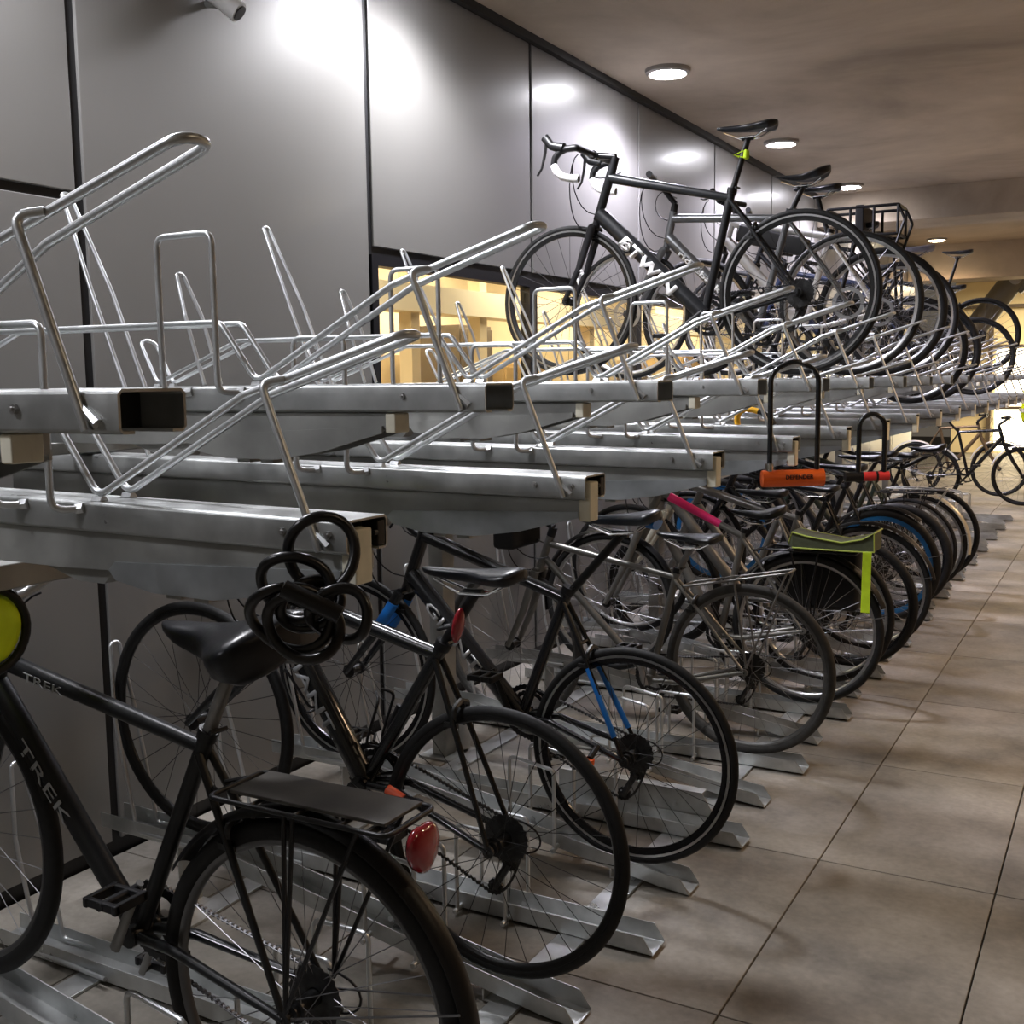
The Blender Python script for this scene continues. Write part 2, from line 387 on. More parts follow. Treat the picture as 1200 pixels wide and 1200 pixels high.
# ceiling lamps
lampm = mat('lamp_lens', (0.9, 0.9, 0.95), 0.3, emit=(0.92, 0.91, 1.0), estr=70)
lampw = mat('lamp_lens_warm', (0.9, 0.85, 0.7), 0.3, emit=(1.0, 0.84, 0.58), estr=40)
ordn = ['first', 'second', 'third', 'fourth', 'fifth', 'sixth', 'seventh', 'eighth', 'ninth', 'tenth', 'eleventh', 'twelfth', 'thirteenth', 'fourteenth', 'fifteenth', 'sixteenth', 'seventeenth', 'eighteenth', 'nineteenth', 'twentieth', 'twenty-first', 'twenty-second', 'twenty-third']
def lamp(x, y, warm, label, power, spot=150):
    t = thing('ceiling_lamp', label, 'lamp', (x, y, CZ), 'round ceiling lamps')
    bm = new(); ring(bm, 0.117, [(-0.012, 0.0), (0.018, 0.0), (0.014, -0.02), (-0.006, -0.03)], 32)
    bmesh.ops.rotate(bm, verts=bm.verts, cent=(0, 0, 0), matrix=Matrix.Rotation(PI / 2, 3, 'X'))
    for v in bm.verts: v.co.z = -abs(v.co.z)
    obj('trim_ring', bm, mat('lamp_ring', (0.35, 0.33, 0.30), 0.4, 0.5), t)
    bm = new()
    N = 24; rows = []
    for j in range(5):
        a = j / 4 * PI / 2; rr = 0.105 * math.cos(a); zz = -0.016 - 0.026 * math.sin(a)
        rows.append([bm.verts.new((rr * math.cos(2 * PI * k / N), rr * math.sin(2 * PI * k / N), zz)) for k in range(N)] if j < 4 else [bm.verts.new((0, 0, zz))])
    for j in range(3):
        for k in range(N): bm.faces.new((rows[j][k], rows[j][(k + 1) % N], rows[j + 1][(k + 1) % N], rows[j + 1][k]))
    for k in range(N): bm.faces.new((rows[3][k], rows[3][(k + 1) % N], rows[4][0]))
    obj('lens', bm, lampw if warm else lampm, t)
    ld = bpy.data.lights.new('lamp_light', 'SPOT'); ld.energy = power; ld.spot_size = math.radians(spot); ld.spot_blend = 0.6
    ld.color = (1.0, 0.66, 0.40) if warm else ((0.95, 0.95, 1.0) if y < 5 else (0.87, 0.84, 1.0)); ld.shadow_soft_size = 0.15
    lo = bpy.data.objects.new('lamp_light', ld); C.objects.link(lo); lo.location = (x, y, CZ - 0.09)
POW = 230
lamp(-2.45, -0.55, False, 'round ceiling lamp behind the viewer', POW * 0.42)
lamp(-2.5, 1.70, False, 'round ceiling lamp above the nearest trays, out of the frame', POW * 0.55)
lamp(-2.5, 4.12, False, 'round ceiling lamp just above the frame by the bright wall patch', POW * 0.7)
lamp(-2.50, 6.43, False, 'largest visible ceiling lamp, above the racing bike', POW)
lamp(-2.48, 8.79, False, 'ceiling lamp beside the racing bike saddle', POW)
lamp(-2.47, 11.1, False, 'ceiling lamp in front of the first concrete beam', POW)
lamp(-2.45, 13.5, False, 'ceiling lamp hidden behind the first concrete beam', POW)
lamp(-2.40, 16.05, True, 'warm ceiling lamp between the two beams', POW * 0.45)
for i, y in enumerate((1.6, 5.3, 9.2, 14.2, 19.0)):  # row of warm fill lamps added out of view to light the aisle
    lamp(1.6, y, True, 'added unseen warm fill lamp over the aisle, %s from the viewer' % ordn[i], (8, 140, 230, 150, 150)[i])
for y, e in ((4.8, 55), (7.8, 55), (11, 55), (14.5, 55)):
    ld = bpy.data.lights.new('room_light', 'AREA'); ld.energy = e; ld.size = 1.6; ld.color = (1.0, 0.84, 0.58)
    lo = bpy.data.objects.new('room_light', ld); C.objects.link(lo); lo.location = (-4.3, y, 2.66)
ld = bpy.data.lights.new('hall_light', 'AREA'); ld.energy = 260; ld.size = 3; ld.color = (1.0, 0.84, 0.56)
lo = bpy.data.objects.new('hall_light', ld); C.objects.link(lo); lo.location = (-0.6, 21.5, 3.2)

# small wall spotlight, top left
t = thing('wall_spotlight', 'small white cylindrical spotlight on the wall at the top left', 'spotlight', (WX, 3.03, 2.87))
bm = new(); tube(bm, [(0, 0, 0), (0.07, 0.0, -0.015)], 0.012, 10); obj('bracket', bm, galvd, t)
bm = new(); tube(bm, [(0.05, -0.02, 0.03), (0.13, 0.02, -0.045)], 0.036, 20); obj('housing', bm, mat('off_white_housing', (0.8, 0.8, 0.78), 0.5), t)
bm = new(); tube(bm, [(0.13, 0.02, -0.045), (0.134, 0.022, -0.049)], 0.028, 16); obj('front_glass', bm, blackp, t)

# ---------------------------------------------------------------- upper trays
WR = 0.0062
def make_tray(kind, T):
    high = kind == 'high'
    t = thing('bike_tray', '', 'bike tray', (-0.965, 0, T), 'upper tier %s trays' % kind)
    x1 = -1.80
    # C-section, open downwards, with inward lips
    bm = new(); w, h, q = 0.05, 0.05, 0.0035
    r = 0.006
    outer = [(-w + r, 0), (w - r, 0), (w, -r), (w, -h + r), (w - r, -h), (w - 0.022, -h)]
    poly = [(-w + 0.022, -h), (-w + r, -h), (-w, -h + r), (-w, -r)] + outer + [(w - 0.022, -h + q), (w - r, -h + q), (w - q, -h + r), (w - q, -r - 0.001), (w - r - 0.001, -q), (-w + r + 0.001, -q), (-w + q, -r - 0.001), (-w + q, -h + r), (-w + r, -h + q), (-w + 0.022, -h + q)]
    extr(bm, poly, [(0, 0), (x1, 0)])
    ch = obj('channel', bm, galv, t)
    for x, z in ((-0.115, -0.022), (-0.03, -0.022)) if not high else ((-0.17, -0.022), (-0.95, -0.022)):
        bm = new(); disc(bm, 0.0065, -0.055, -0.0495, (x, 0, z), 6); disc(bm, 0.003, -0.058, -0.055, (x, 0, z), 8); obj('bolt', bm, alu, ch)
    # long bent wire guide: outer hairpin, two dips where the wheels sit
    y = 0.031; b = 0.0075
    side = [(0.045, 0.262), (-0.20, 0.176), (-0.525, b), (-0.615, 0.125), (-1.30, 0.128), (-1.63, b), (-1.70, 0.14)]
    pts = [(x, -y, z) for x, z in side]
    pts[0] = (0.045, -y, 0.262)
    loop = [(0.085, -y * 0.75, 0.262)] + pts[1:] + [(x, y, z) for x, z in side[1:][::-1]] + [(0.085, y * 0.75, 0.262)]
    bm = new(); tube(bm, loop, WR, 8, fr=0.028, closed=True)
    for sx in (-0.525, -1.63):
        for s in (-1, 1): tube(bm, [(sx - 0.01, s * y, 0.001), (sx + 0.012, s * y, 0.001)], 0.0085, 6)
    obj('wheel_guide', bm, wire, t)
    # diagonal strut from the near flange up to the hairpin
    bm = new(); tube(bm, [(-0.045, -w - 0.005, -h + 0.004), (-0.145, -w - 0.005, 0.195), (-0.118, -y - 0.004, 0.200)], WR, 8, fr=0.02)
    tube(bm, [(-0.03, -w - 0.002, -h + 0.012), (-0.052, -w - 0.002, -h + 0.03)], [0.007, 0.004], 6)
    obj('strut', bm, wire, t)
    # side hoop with feet welded to the near flange
    bm = new(); hy = -w - 0.036
    tube(bm, [(-0.685, -w - 0.001, -0.012), (-0.72, hy, -0.012), (-0.72, hy, 0.29), (-0.575, hy, 0.29), (-0.575, hy, -0.012), (-0.545, -w - 0.001, -0.012)], WR, 8, fr=0.022)
    for x in (-0.685, -0.545): tube(bm, [(x - 0.008, -w - 0.003, -0.012), (x + 0.006, -w + 0.001, -0.010)], 0.0095, 6)
    obj('side_hoop', bm, wire, t)
    # wheel stop loop near the wall
    bm = new()
    if high: base, tip, hh = -1.435, -1.54, 0.335
    else: base, tip, hh = -1.255, -1.55, 0.69
    f = 0.62
    def lp(u): return base + (tip - base) * u, hh * u
    (xa, za), (xb, zb) = lp(f), (tip - 0.01, hh)
    s = 0.034
    tube(bm, [(base, -s, 0.004), (xa, -s, za), (xb + 0.0, -0.013, zb), (xb, 0.013, zb), (xa, s, za), (base, s, 0.004)], WR * 0.95, 8, fr=0.02)
    obj('wheel_stop', bm, wire, t)
    # fixed beam and gas-spring housing under the tray
    bm = new(); bw = 0.034
    o = 0.0 if not high else -0.205
    zt = -h - 0.0005
    prof = [(o - 0.012, zt), (x1, zt), (x1, -0.125), (o - 0.62, -0.118), (o - 0.22, -0.105), (o - 0.012, -0.082)]
    prism(bm, prof, -bw, bw); bmesh.ops.bevel(bm, geom=[e for e in bm.edges], offset=0.003, segments=1, affect='EDGES')
    obj('support_beam', bm, galvd, t)
    bm = new()
    prof = [(o - 0.02, -0.088), (o - 0.16, -0.125), (o - 0.27, -0.142), (o - 0.40, -0.142), (o - 0.485, -0.128), (o - 0.50, -0.112), (o - 0.485, -0.098), (o - 0.40, -0.094), (o - 0.02, -0.075)]
    prism(bm, prof, -bw - 0.006, -bw - 0.0005)
    prism(bm, prof, bw + 0.0005, bw + 0.006)
    obj('side_plate', bm, galvd if high else mat('bluish_galvanised_plate', (0.42, 0.45, 0.47), 0.42, 0.7, noise=0.3, scale=7, rnoise=0.12), t, smooth=False)
    bm = new()
    prism(bm, [(o - 0.50, -0.11), (o - 0.535, -0.142), (o - 0.60, -0.142), (o - 0.70, -0.115)], -0.02, 0.02)
    obj('spring_bracket', bm, galvd, t, smooth=False)
    for x in (o - 0.30, o - 0.36):
        bm = new(); box(bm, (x - 0.02, -0.03, -0.150), (x + 0.012, 0.03, -0.1405)); obj('clip', bm, galvd, t, smooth=False)
    bm = new(); box(bm, (-0.075, -w + 0.0045, -h + 0.004), (-0.070, w - 0.0045, -0.0045)) if high else box(bm, (-0.075, 0.006, -h + 0.004), (-0.070, w - 0.0045, -0.0045)); obj('end_shade_plate', bm, mat('end_shade_black', (0.012, 0.014, 0.012), 0.5), t, smooth=False)  # black plate standing in for the shade inside the open channel end
    # pale plastic end block
    bm = new()
    if high: box(bm, (o - 0.012, -bw - 0.006, -0.088), (o + 0.010, 0.006, -0.052), 0.003)
    else: box(bm, (-0.02, -0.036, -0.095), (0.006, 0.004, -0.014), 0.003)
    obj('end_block', bm, cream, t)
    if not high:
        bm = new(); box(bm, (-0.03, 0.026, -0.045), (0.0, 0.044, -0.008), 0.002); disc(bm, 0.004, -0.002, 0.006, (-0.002, 0.02, -0.025), 6); obj('latch', bm, blackp, t)
    return t
TH, TL = 1.547, 1.356
protoH, protoL = make_tray('high', TH), make_tray('low', TL)
SP = 0.3935
def mword(kind, idx):
    return f'galvanised {kind} tray of the upper tier, {ordn[idx]} {kind} one counted from the left edge'
uptray = {10: 'high upper tray that carries the black racing bike', 12: 'high upper tray that carries the grey road bike with white lettering',
          14: 'high upper tray that carries the white electric bike', 16: 'high upper tray that carries the bike with a black rear carrier',
          1: 'nearest low upper tray, the coil lock hangs from its end', 0: 'nearest high upper tray, cut by the left edge, open tube end in view',
          7: 'low upper tray with the orange shackle lock hanging from its end'}
for m in range(0, 32):
    hi = m % 2 == 0
    p = protoH if hi else protoL
    o = p if m < 2 else copy_tree(p)
    o.location.y = 0.9 + SP * m
    if not hi: o.rotation_euler.y = 0.010
    o['label'] = uptray.get(m) or mword('high' if hi else 'low', m // 2)

# rack carcass: posts and long rails
t = thing('rack_carcass', 'galvanised posts and long rails behind the trays carrying the upper tier', 'rack', (-2.45, 0, 0))
for x, z0, z1 in ((0.0, 1.165, 1.215), (0.55, 1.165, 1.215), (0.0, 1.375, 1.408)):
    bm = new(); box(bm, (x - 0.035, 0.2, z0), (x + 0.035, 13.35, z1), 0.004); obj('rail', bm, galvd, t)
for i in range(6):
    y = 1.42 + 2.361 * i
    bm = new(); box(bm, (-0.035, y - 0.045, 0.01), (0.035, y + 0.045, 1.45), 0.005); po = obj('post', bm, galvd, t)
    bm = new(); box(bm, (-0.08, y - 0.08, 0.0), (0.08, y + 0.08, 0.01), 0.002); obj('base_plate', bm, galvd, po)

# ---------------------------------------------------------------- floor channels
def make_floor(kind):
    ramp = kind == 'ramped'
    t = thing('floor_channel', '', 'bike rack channel', (-1.06 if not ramp else -1.10, 0, 0), '%s floor channels' % kind)
    w, h, q = 0.046, 0.048, 0.003
    poly = [(-w, h), (-w, 0.004), (-w + 0.004, 0), (w - 0.004, 0), (w, 0.004), (w, h), (w - q, h), (w - q, 0.004 + q), (w - q - 0.002, q), (-w + q + 0.002, q), (-w + q, 0.004 + q), (-w + q, h)]
    bm = new()
    if ramp: st = [(0, 0.004), (-0.10, 0.012), (-1.25, 0.195), (-1.62, 0.20)]
    else: st = [(0, 0.010), (-1.66, 0.010)]
    extr(bm, poly, st)
    # round the flange corners at the mouth
    for v in bm.verts:
        if abs(v.co.x) < 1e-5 and v.co.z > h * 0.8: v.co.x -= 0.030
        elif abs(v.co.x) < 1e-5 and v.co.z > 0.01 and v.co.z < h * 0.8 and abs(v.co.y) > w - q - 0.001: pass
    obj('channel', bm, galv, t)
    def zb(x):
        for (a, za), (b, zc) in zip(st, st[1:]):
            if b <= x <= a: return za + (zc - za) * (x - a) / (b - a)
        return st[-1][1]
    # hoops on both sides and their stub feet
    for s in (-1, 1):
        bm = new(); hy = s * (w + 0.012); x0, x1 = -0.60, -0.44
        for x in (x0, x1): tube(bm, [(x, s * (w - 0.004), zb(x) + 0.012), (x, s * (w + 0.040), zb(x) + 0.004)], 0.0075, 8)
        tube(bm, [(x0, hy + s * 0.012, zb(x0) + 0.004), (x0, hy + s * 0.012, zb(x0) + 0.265), (x1, hy + s * 0.012, zb(x1) + 0.265), (x1, hy + s * 0.012, zb(x1) + 0.004)], WR, 8, fr=0.022)
        obj('side_hoop', bm, wire, t)
    bm = new(); tx = -1.52; b0 = zb(tx); s = 0.04
    ht = 0.58 if ramp else 0.52
    tube(bm, [(tx + 0.33, -s - 0.02, b0 + 0.02), (tx + 0.05, -s, b0 + 0.015), (tx - 0.02, -s, b0 + ht * 0.62), (tx - 0.05, -0.016, b0 + ht), (tx - 0.05, 0.016, b0 + ht), (tx - 0.02, s, b0 + ht * 0.62), (tx + 0.05, s, b0 + 0.015), (tx + 0.33, s + 0.02, b0 + 0.02)], WR, 8, fr=0.022)
    obj('wheel_stop', bm, wire, t)
    for x in ((-0.24, -1.28) if ramp else ()):
        bm = new()
        box(bm, (x - 0.02, -w + 0.002, 0.006), (x - 0.015, w - 0.002, zb(x) + 0.002)); box(bm, (x - 0.02, -w + 0.002, 0.006), (x + 0.02, w - 0.002, 0.010))
        obj('leg', bm, galv, t, smooth=False)
    return t
pr, pl = make_floor('ramped'), make_floor('flat')
fl = {-2: 'ramped floor channel holding the nearest bike with the rear rack', 0: 'ramped floor channel holding the second black bike with the red light',
      2: 'ramped floor channel holding the black bike with blue seat stays', 5: 'flat floor channel holding the silver bike with the bare rack',
      7: 'flat floor channel holding the bike with pannier bags', 1: 'empty flat floor channel between the two nearest rear wheels', 3: 'empty flat floor channel with a bolted cover plate',
      4: 'empty ramped floor channel beside the bolted cover plate'}
usedr = 0
for k in range(-4, 28):
    ramp = k % 2 == 0
    p = pr if ramp else pl
    o = p if k in (-4, -3) else copy_tree(p)
    o.location.y = 2.29 + 0.3905 * k
    if k in fl: o['label'] = fl[k]
    else:
        n = (k + 4) // 2
        o['label'] = f'{"ramped" if ramp else "flat"} steel floor channel, {ordn[n]} {"ramped" if ramp else "flat"} one from the left edge'
    if k == 3:
        bm = new(); prism(bm, [(-0.10, 0.02), (-0.17, 0.135), (-0.72, 0.135), (-0.72, 0.02)], 0.049, 0.053)
        box(bm, (-0.72, 0.049, 0.133), (-0.17, 0.095, 0.137)); cp = obj('cover_plate', bm, galv, o, smooth=False)
        bm = new(); disc(bm, 0.009, 0.043, 0.049, (-0.27, 0, 0.085), 6); obj('bolt', bm, alu, cp)
for x, lb in ((-1.30, 'outer flat steel strip on the floor joining the rack channels'), (-2.33, 'inner flat steel strip on the floor joining the rack channels, nearer the wall')):
    bm = new(); box(bm, (x - 0.04, 0.2, 0.001), (x + 0.04, 12.95, 0.0095), 0.001); tag(obj('floor_strip', bm, galv, smooth=False), lb, 'steel strip')

# ---------------------------------------------------------------- bicycles
WC = {}
def wheel_meshes(R, tw, deep):
    key = (round(R, 3), tw, deep)
    if key in WC: return WC[key]
    bm = new(); ring(bm, R - tw, circ(tw, 10, tw * 0.95), 64); ty = mesh_of('tyre', bm)
    rd = 0.030 if deep else 0.016
    ro = R - 2 * tw + 0.006
    bm = new(); ring(bm, ro, [(0, -0.011), (0.002, -0.006), (0.002, 0.006), (0, 0.011), (-rd * 0.55, 0.0105), (-rd, 0.004), (-rd, -0.004), (-rd * 0.55, -0.0105)], 64); rm = mesh_of('rim', bm)
    WC[key] = (ty, rm, ro - rd); return WC[key]
def mesh_of(name, bm):
    me = bpy.data.meshes.new(name); bmesh.ops.recalc_face_normals(bm, faces=bm.faces); bm.to_mesh(me); bm.free()
    me.polygons.foreach_set('use_smooth', [True] * len(me.polygons))
    try: me.set_sharp_from_angle(angle=math.radians(50))
    except Exception: pass
    return me
def mm(me, m):
    key = (me.name, m.name)
    if key not in WC:
        c = me.copy(); c.materials.clear(); c.materials.append(m); WC[key] = c
    return WC[key]
def spoke_bm(bm, a, rr, hy, cross, r=0.0011):
    hr = 0.022
    b = a + cross
    tube(bm, [(hr * math.cos(b), hy, hr * math.sin(b)), (rr * math.cos(a), hy * 0.08, rr * math.sin(a))], r, 4, cap=False)
def wheel(parent, c, S, rear, y0):
    R, tw = S['R'], S['tw']
    ty, rm, rr = wheel_meshes(R, tw, S.get('deep', False))
    w = link('rear_wheel' if rear else 'front_wheel', mm(rm, S['rim']), parent, c, (0, rnd.random() * 6, 0))
    if S.get('track'):
        key = ('track', round(R, 3), tw)
        if key not in WC:
            ro = R - 2 * tw + 0.004; bm = new()
            for q in (-1, 1): annulus(bm, ro - 0.0085, ro - 0.001, q * 0.0112, q * 0.0118, seg=64)
            WC[key] = mesh_of('brake_track', bm)
        link('brake_track', mm(WC[key], alu), w)
    link('tyre', mm(ty, S['tyre']), w)
    key = ('hub', rear)
    if key not in WC:
        bm = new(); L = 0.055 if rear else 0.042
        tube(bm, [(0, -L - 0.012, 0), (0, L + 0.012, 0)], 0.006, 8)
        tube(bm, [(0, -L + 0.012, 0), (0, L - 0.012, 0)], 0.016, 12)
        for s in (-1, 1): disc(bm, 0.024, s * 0.030 - 0.002, s * 0.030 + 0.002, (0, 0, 0), 16)
        WC[key] = mesh_of('hub', bm)
    link('hub', mm(WC[key], S.get('hub', darkmetal)), w)
    n = S.get('spokes', 28)
    sm = S.get('spokem', steel)
    if S.get('hero'):
        for s in (-1, 1):
            for cr in (-1, 1):
                key = ('spoke', round(rr, 3), s, cr)
                if key not in WC:
                    bm = new(); spoke_bm(bm, 0, rr, s * 0.030, cr * 1.1); WC[key] = mesh_of('spoke', bm)
                q = n // 4
                for i in range(q):
                    a = 2 * PI * (i / q) + (0 if s < 0 else PI / q / 2) + (0 if cr < 0 else PI / q)
                    link('spoke', mm(WC[key], sm), w, rot=(0, -a, 0))
    else:
        key = ('spokes', round(rr, 3), n)
        if key not in WC:
            bm = new()
            for i in range(n): spoke_bm(bm, 2 * PI * i / n, rr, (-1 if i % 2 else 1) * 0.030, (1 if (i // 2) % 2 else -1) * 1.1, 0.0013)
            WC[key] = mesh_of('spokes', bm)
        link('spokes', mm(WC[key], sm), w)
    if S.get('disc'):
        bm = new(); annulus(bm, 0.060, 0.078, -0.036, -0.034, seg=32)
        for k in range(6):
            a = k * PI / 3; tube(bm, [(0.02 * math.cos(a), -0.035, 0.02 * math.sin(a)), (0.062 * math.cos(a + .4), -0.035, 0.062 * math.sin(a + .4))], 0.003, 4)
        obj('brake_disc', bm, alu, w)
    return w
def saddle(parent, x, z, m, L=0.27, W=0.075, pitch=0.0, thick=0.030, yc=0.0, fat=False, lin=None):
    """nose towards -x; x, z = middle of the top"""
    bm = new(); rows = []; N = 24; K = 20
    for i in range(N + 1):
        u = (1 - math.cos(PI * i / N)) / 2
        px = -L / 2 + L * u
        if fat: wdt = W * (0.20 + 0.80 * (1 / (1 + math.exp(-(u - 0.56) * 12))))
        else: wdt = W * (0.24 + 0.76 * (1 / (1 + math.exp(-(u - 0.62) * 12))))
        e = min(1, math.sqrt(max(0, 1 - ((u - 0.5) / 0.5) ** 2)) * (1.35 if fat else 1.7) + 0.02)
        wdt *= e
        zt = (0.013 if fat else 0.007) * (2 * u - 1) ** 2
        if fat: zt += 0.02 * max(0, u - 0.55) / 0.45
        th = thick * ((0.25 + 1.0 * u) * 1.5 if fat else (0.6 + 0.8 * u)) * (0.35 + 0.65 * e)
        row = []
        for k in range(K):
            a = 2 * PI * k / K
            cy, cz = math.cos(a), math.sin(a)
            yy = wdt * (abs(cy) ** 0.8) * (1 if cy > 0 else -1)
            zz = zt + (cz * th * 0.35 if cz > 0 else cz * th * (0.55 + 0.6 * abs(cy)))
            if cz > 0: zz -= abs(yy) * 0.12
            row.append(bm.verts.new((px, yy, zz)))
        rows.append(row)
    for i in range(N):
        for k in range(K): bm.faces.new((rows[i][k], rows[i][(k + 1) % K], rows[i + 1][(k + 1) % K], rows[i + 1][k]))
    bm.faces.new(rows[0][::-1]); bm.faces.new(rows[-1])
    M = Matrix.Rotation(pitch, 4, 'Y')
    bm.transform(M)
    o = obj('saddle', bm, m, parent, (x, yc, z))
    bm = new()
    for s in (-1, 1): tube(bm, [(-L * 0.36, s * 0.012, -0.018), (-L * 0.1, s * 0.022, -0.048), (L * 0.18, s * 0.022, -0.048), (L * 0.36, s * 0.035, -0.022)], 0.0035, 6, fr=0.03)
    bm.transform(M); obj('saddle_rails', bm, chrome if lin is None else lin, o)
    return o
def guard(parent, name, c, R, a0, a1, m, w=0.026, r0=0.012):
    bm = new(); prof = []
    for k in range(7): a = -1 + 2 * k / 6; prof.append((0.014 * (1 - a * a) + r0, a * w))
    prof += [(p - 0.0022, q) for p, q in prof[::-1]]
    ring(bm, R, prof, 30, a0, a1); return obj(name, bm, m, parent, c)
def bicycle(S):
    y = S['y']; hero = S.get('hero', False)
    rw, fw = S['rw'], S['fw']; bb, sc, ht, hb = S['bb'], S['sc'], S['ht'], S['hb']
    sad = S['sad']; bar = S['bar']
    S.setdefault('R', 0.34); S.setdefault('tw', 0.015); S.setdefault('rim', blackg); S.setdefault('tyre', rubber)
    org = V(((rw[0] + fw[0]) / 2, y, min(rw[1], fw[1]) - S['R']))
    t = thing('bicycle', S['label'], 'bicycle', org, S.get('group'))
    flip = S.get('flip')
    def P(p, dy=0.0): return V((p[0] - org.x, dy, p[1] - org.z))
    fm = S['frame']; fk = S.get('fork', fm); st = S.get('style', 'alu')
    rt, rd, rs = {'alu': (0.018, 0.024, 0.017), 'fat': (0.021, 0.031, 0.018), 'race': (0.021, 0.036, 0.019), 'steel': (0.014, 0.0155, 0.0145)}[st]
    nn = 12 if hero else 8
    # frame
    bm = new()
    hd = (V((ht[0], 0, ht[1])) - V((hb[0], 0, hb[1]))).normalized()
    htm = (ht[0] - hd.x * 0.025, ht[1] - hd.z * 0.025); hbm = (hb[0] + hd.x * 0.03, hb[1] + hd.z * 0.03)
    tube(bm, [P(ht), P(hb)], 0.021 if st != 'steel' else 0.018, nn)
    tube(bm, [P(S.get('tt', htm)), P(sc)], [rt * 1.1, rt * 0.85], nn)
    tube(bm, [P(hbm), P(bb)], rd, nn)
    sd = (V((sc[0], 0, sc[1])) - V((bb[0], 0, bb[1]))).normalized()
    tube(bm, [P(bb), P((sc[0] + sd.x * 0.03, sc[1] + sd.z * 0.03))], rs, nn)
    tube(bm, [P(bb, -0.036), P(bb, 0.036)], 0.023, nn)
    for s in (-1, 1):
        tube(bm, [P((bb[0] + 0.02, bb[1]), s * 0.022), P((bb[0] + 0.12, bb[1] + 0.005), s * 0.034), P(rw, s * 0.062)], [0.012, 0.008], 8, fr=0.03)
        tube(bm, [P((sc[0], sc[1] - 0.01), s * 0.014), P((sc[0] + (rw[0] - sc[0]) * 0.3, sc[1] + (rw[1] - sc[1]) * 0.3), s * 0.03), P(rw, s * 0.062)], [0.0085, 0.0065], 8, fr=0.03)
        disc(bm, 0.016, s * 0.059, s * 0.066, P(rw), 10)
    tube(bm, [P((sc[0] + (rw[0] - sc[0]) * 0.28, sc[1] + (rw[1] - sc[1]) * 0.28), -0.03), P((sc[0] + (rw[0] - sc[0]) * 0.28, sc[1] + (rw[1] - sc[1]) * 0.28), 0.03)], 0.006, 6)
    fr = obj('frame', bm, fm, t)
    # collar
    bm = new(); q = P((sc[0] + sd.x * 0.02, sc[1] + sd.z * 0.02)); q2 = P((sc[0] + sd.x * 0.042, sc[1] + sd.z * 0.042))
    tube(bm, [q, q2], rs + 0.004, nn); tube(bm, [q2 + V((0.02, -0.02, 0)), q2 + V((0.024, 0.02, 0))], 0.005, 6); obj('seat_clamp', bm, blackp, fr)
    # fork
    bm = new(); cr = (hb[0] - hd.x * 0.035, hb[1] - hd.z * 0.035)
    tube(bm, [P(hb), P(cr)], 0.019, nn)
    tube(bm, [P(cr, -0.045), P(cr, 0.045)], 0.014, 8)
    sus = S.get('sus')
    for s in (-1, 1):
        mid = (cr[0] + (fw[0] - cr[0]) * 0.55 + 0.012, cr[1] + (fw[1] - cr[1]) * 0.55)
        if sus:
            tube(bm, [P(cr, s * 0.055), P(mid, s * 0.055)], 0.014, 10); tube(bm, [P(mid, s * 0.055), P(fw, s * 0.052)], 0.019, 10)
        else: tube(bm, [P(cr, s * 0.040), P(mid, s * 0.046), P(fw, s * 0.050)], [0.015, 0.0085], 8, fr=0.06, oval=((1, 0, 0), 1.5))
    fo = obj('fork', bm, fk, t)
    # wheels
    wf = wheel(t, P(fw), S, False, y); wr = wheel(t, P(rw), S, True, y)
    # seatpost + saddle
    bm = new(); top = (sad[0] + S.get('spo', 0.005), sad[1] - 0.055)
    tube(bm, [P((sc[0], sc[1])), P(top)], 0.0137, nn); tube(bm, [P((top[0] - 0.025, top[1] + 0.006)), P((top[0] + 0.025, top[1] + 0.006))], 0.011, 8)
    obj('seatpost', bm, S.get('post', blackm), t)
    sp = P(sad); saddle(t, sp.x, sp.z, S.get('sadm', leather), S.get('sl', 0.27), S.get('sw', 0.07), S.get('pitch', 0.0), S.get('sth', 0.03), fat=S.get('fatsad', False))
    # handlebar
    bx, bz = bar[1], bar[2]; hx, hz = ht[0] + hd.x * 0.04, ht[1] + hd.z * 0.04
    bm = new(); tube(bm, [P(ht), P((hx, hz))], 0.019, nn); tube(bm, [P((hx, hz)), P((bx, bz))], 0.015, nn); tube(bm, [P((bx, bz), -0.025), P((bx, bz), 0.025)], 0.02, 10)
    obj('stem', bm, S.get('stemm', blackm), t)
    ht_ = bar[0]
    if ht_ == 'drop':
        bm = new(); prof = [(0, 0), (-0.05, 0.0), (-0.085, -0.012), (-0.108, -0.035), (-0.113, -0.065), (-0.100, -0.095), (-0.072, -0.118), (-0.035, -0.130), (0.012, -0.136)]
        path = [P((bx + a, bz + b), -0.205) for a, b in prof[::-1]] + [P((bx, bz), -0.19)] + [P((bx, bz), 0.19)] + [P((bx + a, bz + b), 0.205) for a, b in prof]
        tube(bm, path, 0.0150, 10, fr=0.02); hbo = obj('handlebar', bm, blackp, t)
        for s in (-1, 1):
            bm = new(); tube(bm, [P((bx + a, bz + b), s * 0.205) for a, b in prof[4:]], 0.0175, 10); obj('bar_tape', bm, S.get('tape', blackp), hbo)
            bm = new(); tube(bm, [P((bx - 0.062, bz + 0.004), s * 0.205), P((bx - 0.125, bz + 0.022), s * 0.205), P((bx - 0.158, bz + 0.062), s * 0.205)], [0.024, 0.019, 0.020], 12); hd_ = obj('brake_hood', bm, blackp, hbo)
            bm = new(); tube(bm, [P((bx - 0.148, bz + 0.05), s * 0.205), P((bx - 0.158, bz - 0.02), s * 0.208), P((bx - 0.172, bz - 0.075), s * 0.21), P((bx - 0.195, bz - 0.105), s * 0.21)], [0.008, 0.005], 6, fr=0.03); obj('brake_lever', bm, darkmetal, hbo)
    else:
        W = S.get('bw', 0.29); sweep = 0.05 if ht_ == 'flat' else 0.16; rise = 0.01 if ht_ == 'flat' else 0.05
